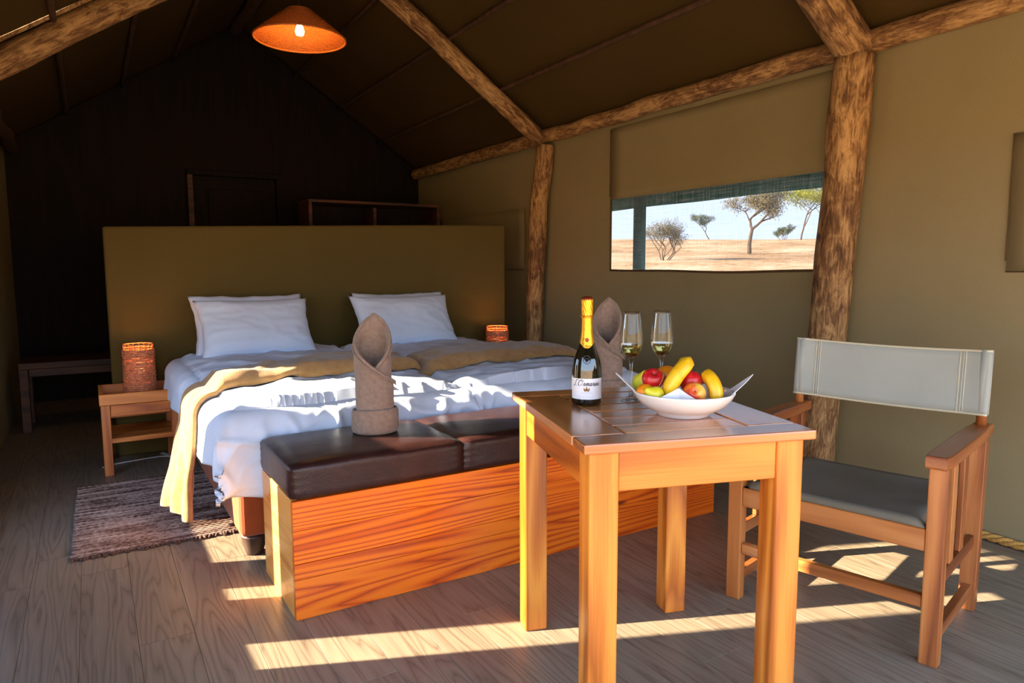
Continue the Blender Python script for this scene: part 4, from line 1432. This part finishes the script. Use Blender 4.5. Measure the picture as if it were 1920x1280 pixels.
def banana(pts, R, label, tip=True):
    base = Vector(pts[len(pts) // 2])
    t = thing('banana', label, 'banana', base, 0)
    # resample by Catmull-Rom
    P = [Vector(p) - base for p in pts]
    Q = []
    for i in range(len(P) - 1):
        p0, p1, p2, p3 = P[max(i - 1, 0)], P[i], P[i + 1], P[min(i + 2, len(P) - 1)]
        for q in range(8):
            s = q / 8
            Q.append(0.5 * ((2 * p1) + (p2 - p0) * s + (2 * p0 - 5 * p1 + 4 * p2 - p3) * s * s + (3 * p1 - p0 - 3 * p2 + p3) * s ** 3))
    Q.append(P[-1])
    n = len(Q) - 1
    rad = []
    for k in range(n + 1):
        s = k / n
        e = min(s / 0.22, (1 - s) / 0.16, 1)
        rad.append(R * (0.34 + 0.66 * math.sin(e * PI / 2)))
    bm = bmesh.new(); tube(bm, Q, rad, 15)
    # five soft ridges
    cnt = 15
    for i, v in enumerate(bm.verts):
        ring = i // cnt; k = i % cnt
        c = Q[min(ring, n)]
        v.co = c + (v.co - c) * (1 + 0.085 * math.cos(k / cnt * 2 * PI * 5))
    new_obj('banana_peel', bm, M['banana'], t, smooth=True)
    for a, b_, rr_ in ((Q[0], Q[0] + (Q[0] - Q[2]) * 1.2, R * 0.34), (Q[-1], Q[-1] + (Q[-1] - Q[-2]) * 0.8, R * 0.30)):
        bm = bmesh.new(); tube(bm, [a, b_], [rr_, rr_ * 0.8], 8)
        new_obj('banana_end', bm, M['bananatip'], t)
    return t
pear(at(1194, 722, -0.035), 0.030, (0.5, -0.5, 0.3), 'yellow pear at the back left of the fruit bowl', stem=False)
ra = apple(at(1213, 714, 0.022), 0.0295, (0, 0, 0), 'apple_red', 'red apple on top at the left of the fruit bowl')
ra.rotation_mode = 'QUATERNION'
ra.rotation_quaternion = (CAMD * 0.62 + RT * 0.22 + Vector((0, 0, 0.75))).to_track_quat('Z', 'Y')
orange(at(1199, 739, 0.050), 0.0235, 'small orange low at the left front of the fruit bowl')
pear(at(1219, 743, 0.074), 0.0215, (0.15, -1.15, -0.62), 'yellow-green pear lying at the front of the fruit bowl, stem up', stem=False)
orange(at(1239, 706, -0.045), 0.030, 'orange behind the banana at the back of the bowl')
orange(at(1240, 752, 0.035), 0.024, 'orange low under the banana, almost hidden by the napkin')
apple(at(1283, 716, -0.005), 0.0320, (0.2, 0.3, 1.0), 'apple_red', 'dark red apple right of the banana, behind the blushed apple')
ap = apple(at(1290, 739, 0.062), 0.0300, (0, 0, 0), 'apple_blush', 'red and yellow apple at the front right, blossom end facing out')
ap.rotation_mode = 'QUATERNION'
ap.rotation_quaternion = (-(CAMD + Vector((0.10, 0, 0.40)))).to_track_quat('Z', 'Y')
banana([at(1239, 746, 0.055), at(1246, 728, 0.052), at(1258, 706, 0.044), at(1270, 690, 0.030), at(1274, 683, 0.014), at(1278, 684, -0.004)], 0.0195, 'yellow banana leaning up across the middle of the fruit bowl')
banana([at(1309, 703, -0.012), at(1316, 706, 0.005), at(1324, 718, 0.022), at(1329, 735, 0.032), at(1328, 751, 0.034)], 0.0190, 'short curved banana standing at the right of the fruit bowl')
bm = bmesh.new(); tube(bm, [at(1214, 745, 0.082), at(1223, 731, 0.066), at(1231, 715, 0.062), at(1233, 702, 0.060)], [0.0030, 0.0018, 0.0016, 0.0024], 6)
pr_ = [o for o in S.objects if o.name.startswith('pear') and o.type == 'EMPTY'][-1]
sm = new_obj('stem', bm, M['stem'], pr_, smooth=True)
bpy.context.view_layer.update()
sm.matrix_parent_inverse = pr_.matrix_world.inverted()

# ================================================================== OUTSIDE
def ground_h(x, y):
    d = math.hypot(x, y)
    key = [(0, -0.35), (9, -0.35), (13, 0.15), (24, 1.42), (30, 1.78), (40, 2.5), (50, 3.1), (58, 3.3), (140, 2.0)]
    h = key[-1][1]
    for (a, ha), (b_, hb_) in zip(key, key[1:]):
        if a <= d <= b_:
            h = ha + (hb_ - ha) * (d - a) / (b_ - a)
            break
    return h + 0.22 * nz(x * 0.06, y * 0.06) * min(1, max(0, d - 10) / 20)
bm = bmesh.new()
def gfn(u, v):
    a = 2 * PI * u
    r = 2.2 + 130 * v ** 2.2
    x, y = 2.5 + r * math.cos(a), 3.3 + r * math.sin(a)
    return Vector((x, y, ground_h(x, y) - 0.0))
grid(bm, gfn, 120, 60, closeu=True)
g = NT('dry_savanna_grass')
n1 = g.noise(g.coord(rnd=False), 0.35, 6, 0.65)
n2 = g.noise(g.coord((1, 1, 1), rnd=False), 5.0, 4, 0.7)
h = g.math('ADD', g.math('MULTIPLY', n1, 0.6), g.math('MULTIPLY', n2, 0.4))
col = g.ramp(h, [(0.36, rgb(150, 106, 64)), (0.5, rgb(214, 172, 122)), (0.62, rgb(238, 210, 166))])
M['grass'] = g.set(Base_Color=col, Roughness=1.0, Specular_IOR_Level=0.05)
gr = new_obj('savanna_ground', bm, M['grass'], smooth=True, kind='structure')

# fly roof outside the window with its green pole
fy = thing('fly_sheet', 'dark green canvas fly sheet edge outside the window', 'awning', (3.6, 3.4, 0))
bm = bmesh.new()
grid(bm, lambda u, v: Vector((0.02 + 0.85 * v, -3.8 + 8.0 * u, 2.05 - 0.13 * v + 0.003 * math.sin(u * 40) * v)), 60, 8)
o = new_obj('fly_canvas', bm, M['green'], fy, smooth=True)
md = o.modifiers.new('thickness', 'SOLIDIFY'); md.thickness = 0.01
bm = bmesh.new()
grid(bm, lambda u, v: Vector((0.87, -3.8 + 8.0 * u, 1.92 - 0.20 * v + 0.003 * math.sin(u * 40))), 60, 3)
o = new_obj('valance', bm, M['green'], fy, smooth=True)
md = o.modifiers.new('thickness', 'SOLIDIFY'); md.thickness = 0.01
bm = bmesh.new(); tube(bm, [(4.15, 4.70, -0.4), (4.15, 4.70, 1.96)], 0.055, 14)
tag(new_obj('fly_pole', bm, M['green'], smooth=True), 'green pole outside the window at its left side', 'pole')

M['bark'] = plain('acacia_bark', rgb(104, 84, 66), 0.9, vary=0.3, scale=8)
def leaf_mat(name, c):
    g = NT(name)
    n = g.noise(g.coord(rnd=False), 1.3, 3)
    lo = tuple(x * 0.7 for x in c[:3]) + (1,); hi = tuple(min(1, x * 1.25) for x in c[:3]) + (1,)
    return g.set(Base_Color=g.ramp(n, [(0.35, lo), (0.65, hi)]), Roughness=0.8, Specular_IOR_Level=0.2)
M['leafdry'] = leaf_mat('grey_brown_foliage', rgb(140, 132, 104))
M['leafgreen'] = leaf_mat('yellow_green_foliage', rgb(150, 156, 62))
M['leafdark'] = leaf_mat('dark_green_foliage', rgb(104, 112, 76))
def spot(px, d):
    """ground spot d metres out along the sight line through the window at pixel column px"""
    q = _f * F_PX + _r2 * (px - 960)
    q = Vector((q.x, q.y, 0)).normalized() * d
    return Vector((q.x, q.y, ground_h(q.x, q.y)))
def tree(name, px, d, H, spread, seed, leaf, label, cat='tree', low=0.35, dens=900, flat=0.5, lsz=0.10, levels=4, trunk=0.017):
    p = spot(px, d)
    t = thing(name, label, cat, p)
    rd = random.Random(seed)
    bm = bmesh.new(); tips = []
    def grow(a, dirv, L, r, lv):
        pts = [a]
        dv = dirv.copy()
        for k in range(4):
            dv = (dv + Vector((rd.uniform(-.22, .22), rd.uniform(-.22, .22), rd.uniform(-.06, .12)))).normalized()
            pts.append(pts[-1] + dv * L / 4)
        tube(bm, pts, [r * (1 - 0.35 * k / 4) for k in range(5)], 5, caps=False)
        if lv <= 1:
            tips.extend(pts[2:])
        if lv == 0:
            return
        for k in range(rd.choice((2, 3, 3))):
            an = rd.uniform(0, 2 * PI)
            out = Vector((math.cos(an), math.sin(an), rd.uniform(0.05, 0.7) * (1 - flat) + 0.15))
            nd = (dv * rd.uniform(0.4, 0.9) + out * spread).normalized()
            grow(pts[-1] if k < 2 else pts[rd.choice((2, 3))], nd, L * rd.uniform(0.62, 0.85), r * 0.6, lv - 1)
    stems = 1 if low > 0.12 else 5
    for s_ in range(stems):
        d0 = Vector((rd.uniform(-.15, .15), rd.uniform(-.15, .15), 1)) if stems == 1 else Vector((rd.uniform(-.8, .8), rd.uniform(-.8, .8), 0.8))
        grow(Vector((0, 0, -0.1)), d0.normalized(), H * max(low, 0.22), H * trunk * (1 if stems == 1 else 0.5), levels if stems == 1 else levels - 1)
    zm = max((q.z for q in tips), default=1.0)
    sc = H / zm
    for v in bm.verts:
        v.co *= sc
    new_obj('trunk', bm, M['bark'], t, smooth=True)
    bm = bmesh.new()
    for k in range(dens):
        c = rd.choice(tips) * sc + Vector((rd.gauss(0, 1), rd.gauss(0, 1), rd.gauss(0, 0.55))) * H * 0.06
        s = H * lsz * rd.uniform(0.12, 0.38)
        R_ = Euler((rd.uniform(0, 6.3), rd.uniform(0, 6.3), rd.uniform(0, 6.3))).to_matrix()
        vs_ = [bm.verts.new(c + R_ @ Vector(q)) for q in ((-s, -s * .4, 0), (s, -s * .4, 0), (s, s * .4, s * .2), (-s, s * .4, 0))]
        bm.faces.new(vs_)
    new_obj('foliage', bm, M[leaf], t, kind='stuff')
    return t
tree('acacia_tree', 1398, 30, 2.75, 1.0, 4, 'leafdry', 'open-branched acacia in the middle of the window view', low=0.22, dens=14000, flat=0.35, lsz=0.032)
tree('acacia_tree', 1494, 46, 3.6, 1.0, 11, 'leafgreen', 'yellow-green flat-topped acacia at the right of the window view', low=0.5, dens=9000, flat=0.8, lsz=0.034)
tree('acacia_tree', 1538, 56, 3.6, 0.9, 21, 'leafgreen', 'slender acacia at the right edge of the window', low=0.5, dens=6000, flat=0.7, lsz=0.034)
tree('small_tree', 1326, 50, 1.7, 1.0, 8, 'leafdark', 'small dark tree on the rise left of the acacia', low=0.3, dens=4000, flat=0.3, lsz=0.05)
tree('dry_bush', 1240, 24, 1.35, 0.9, 15, 'leafdry', 'dry grey-brown bush right of the green pole', 'bush', low=0.1, dens=9000, flat=0.2, lsz=0.04, levels=4)
tree('round_bush', 1466, 48, 0.95, 1.0, 18, 'leafdark', 'low rounded green bush under the flat-topped acacia', 'bush', low=0.1, dens=6000, flat=0.3, lsz=0.07, levels=3)
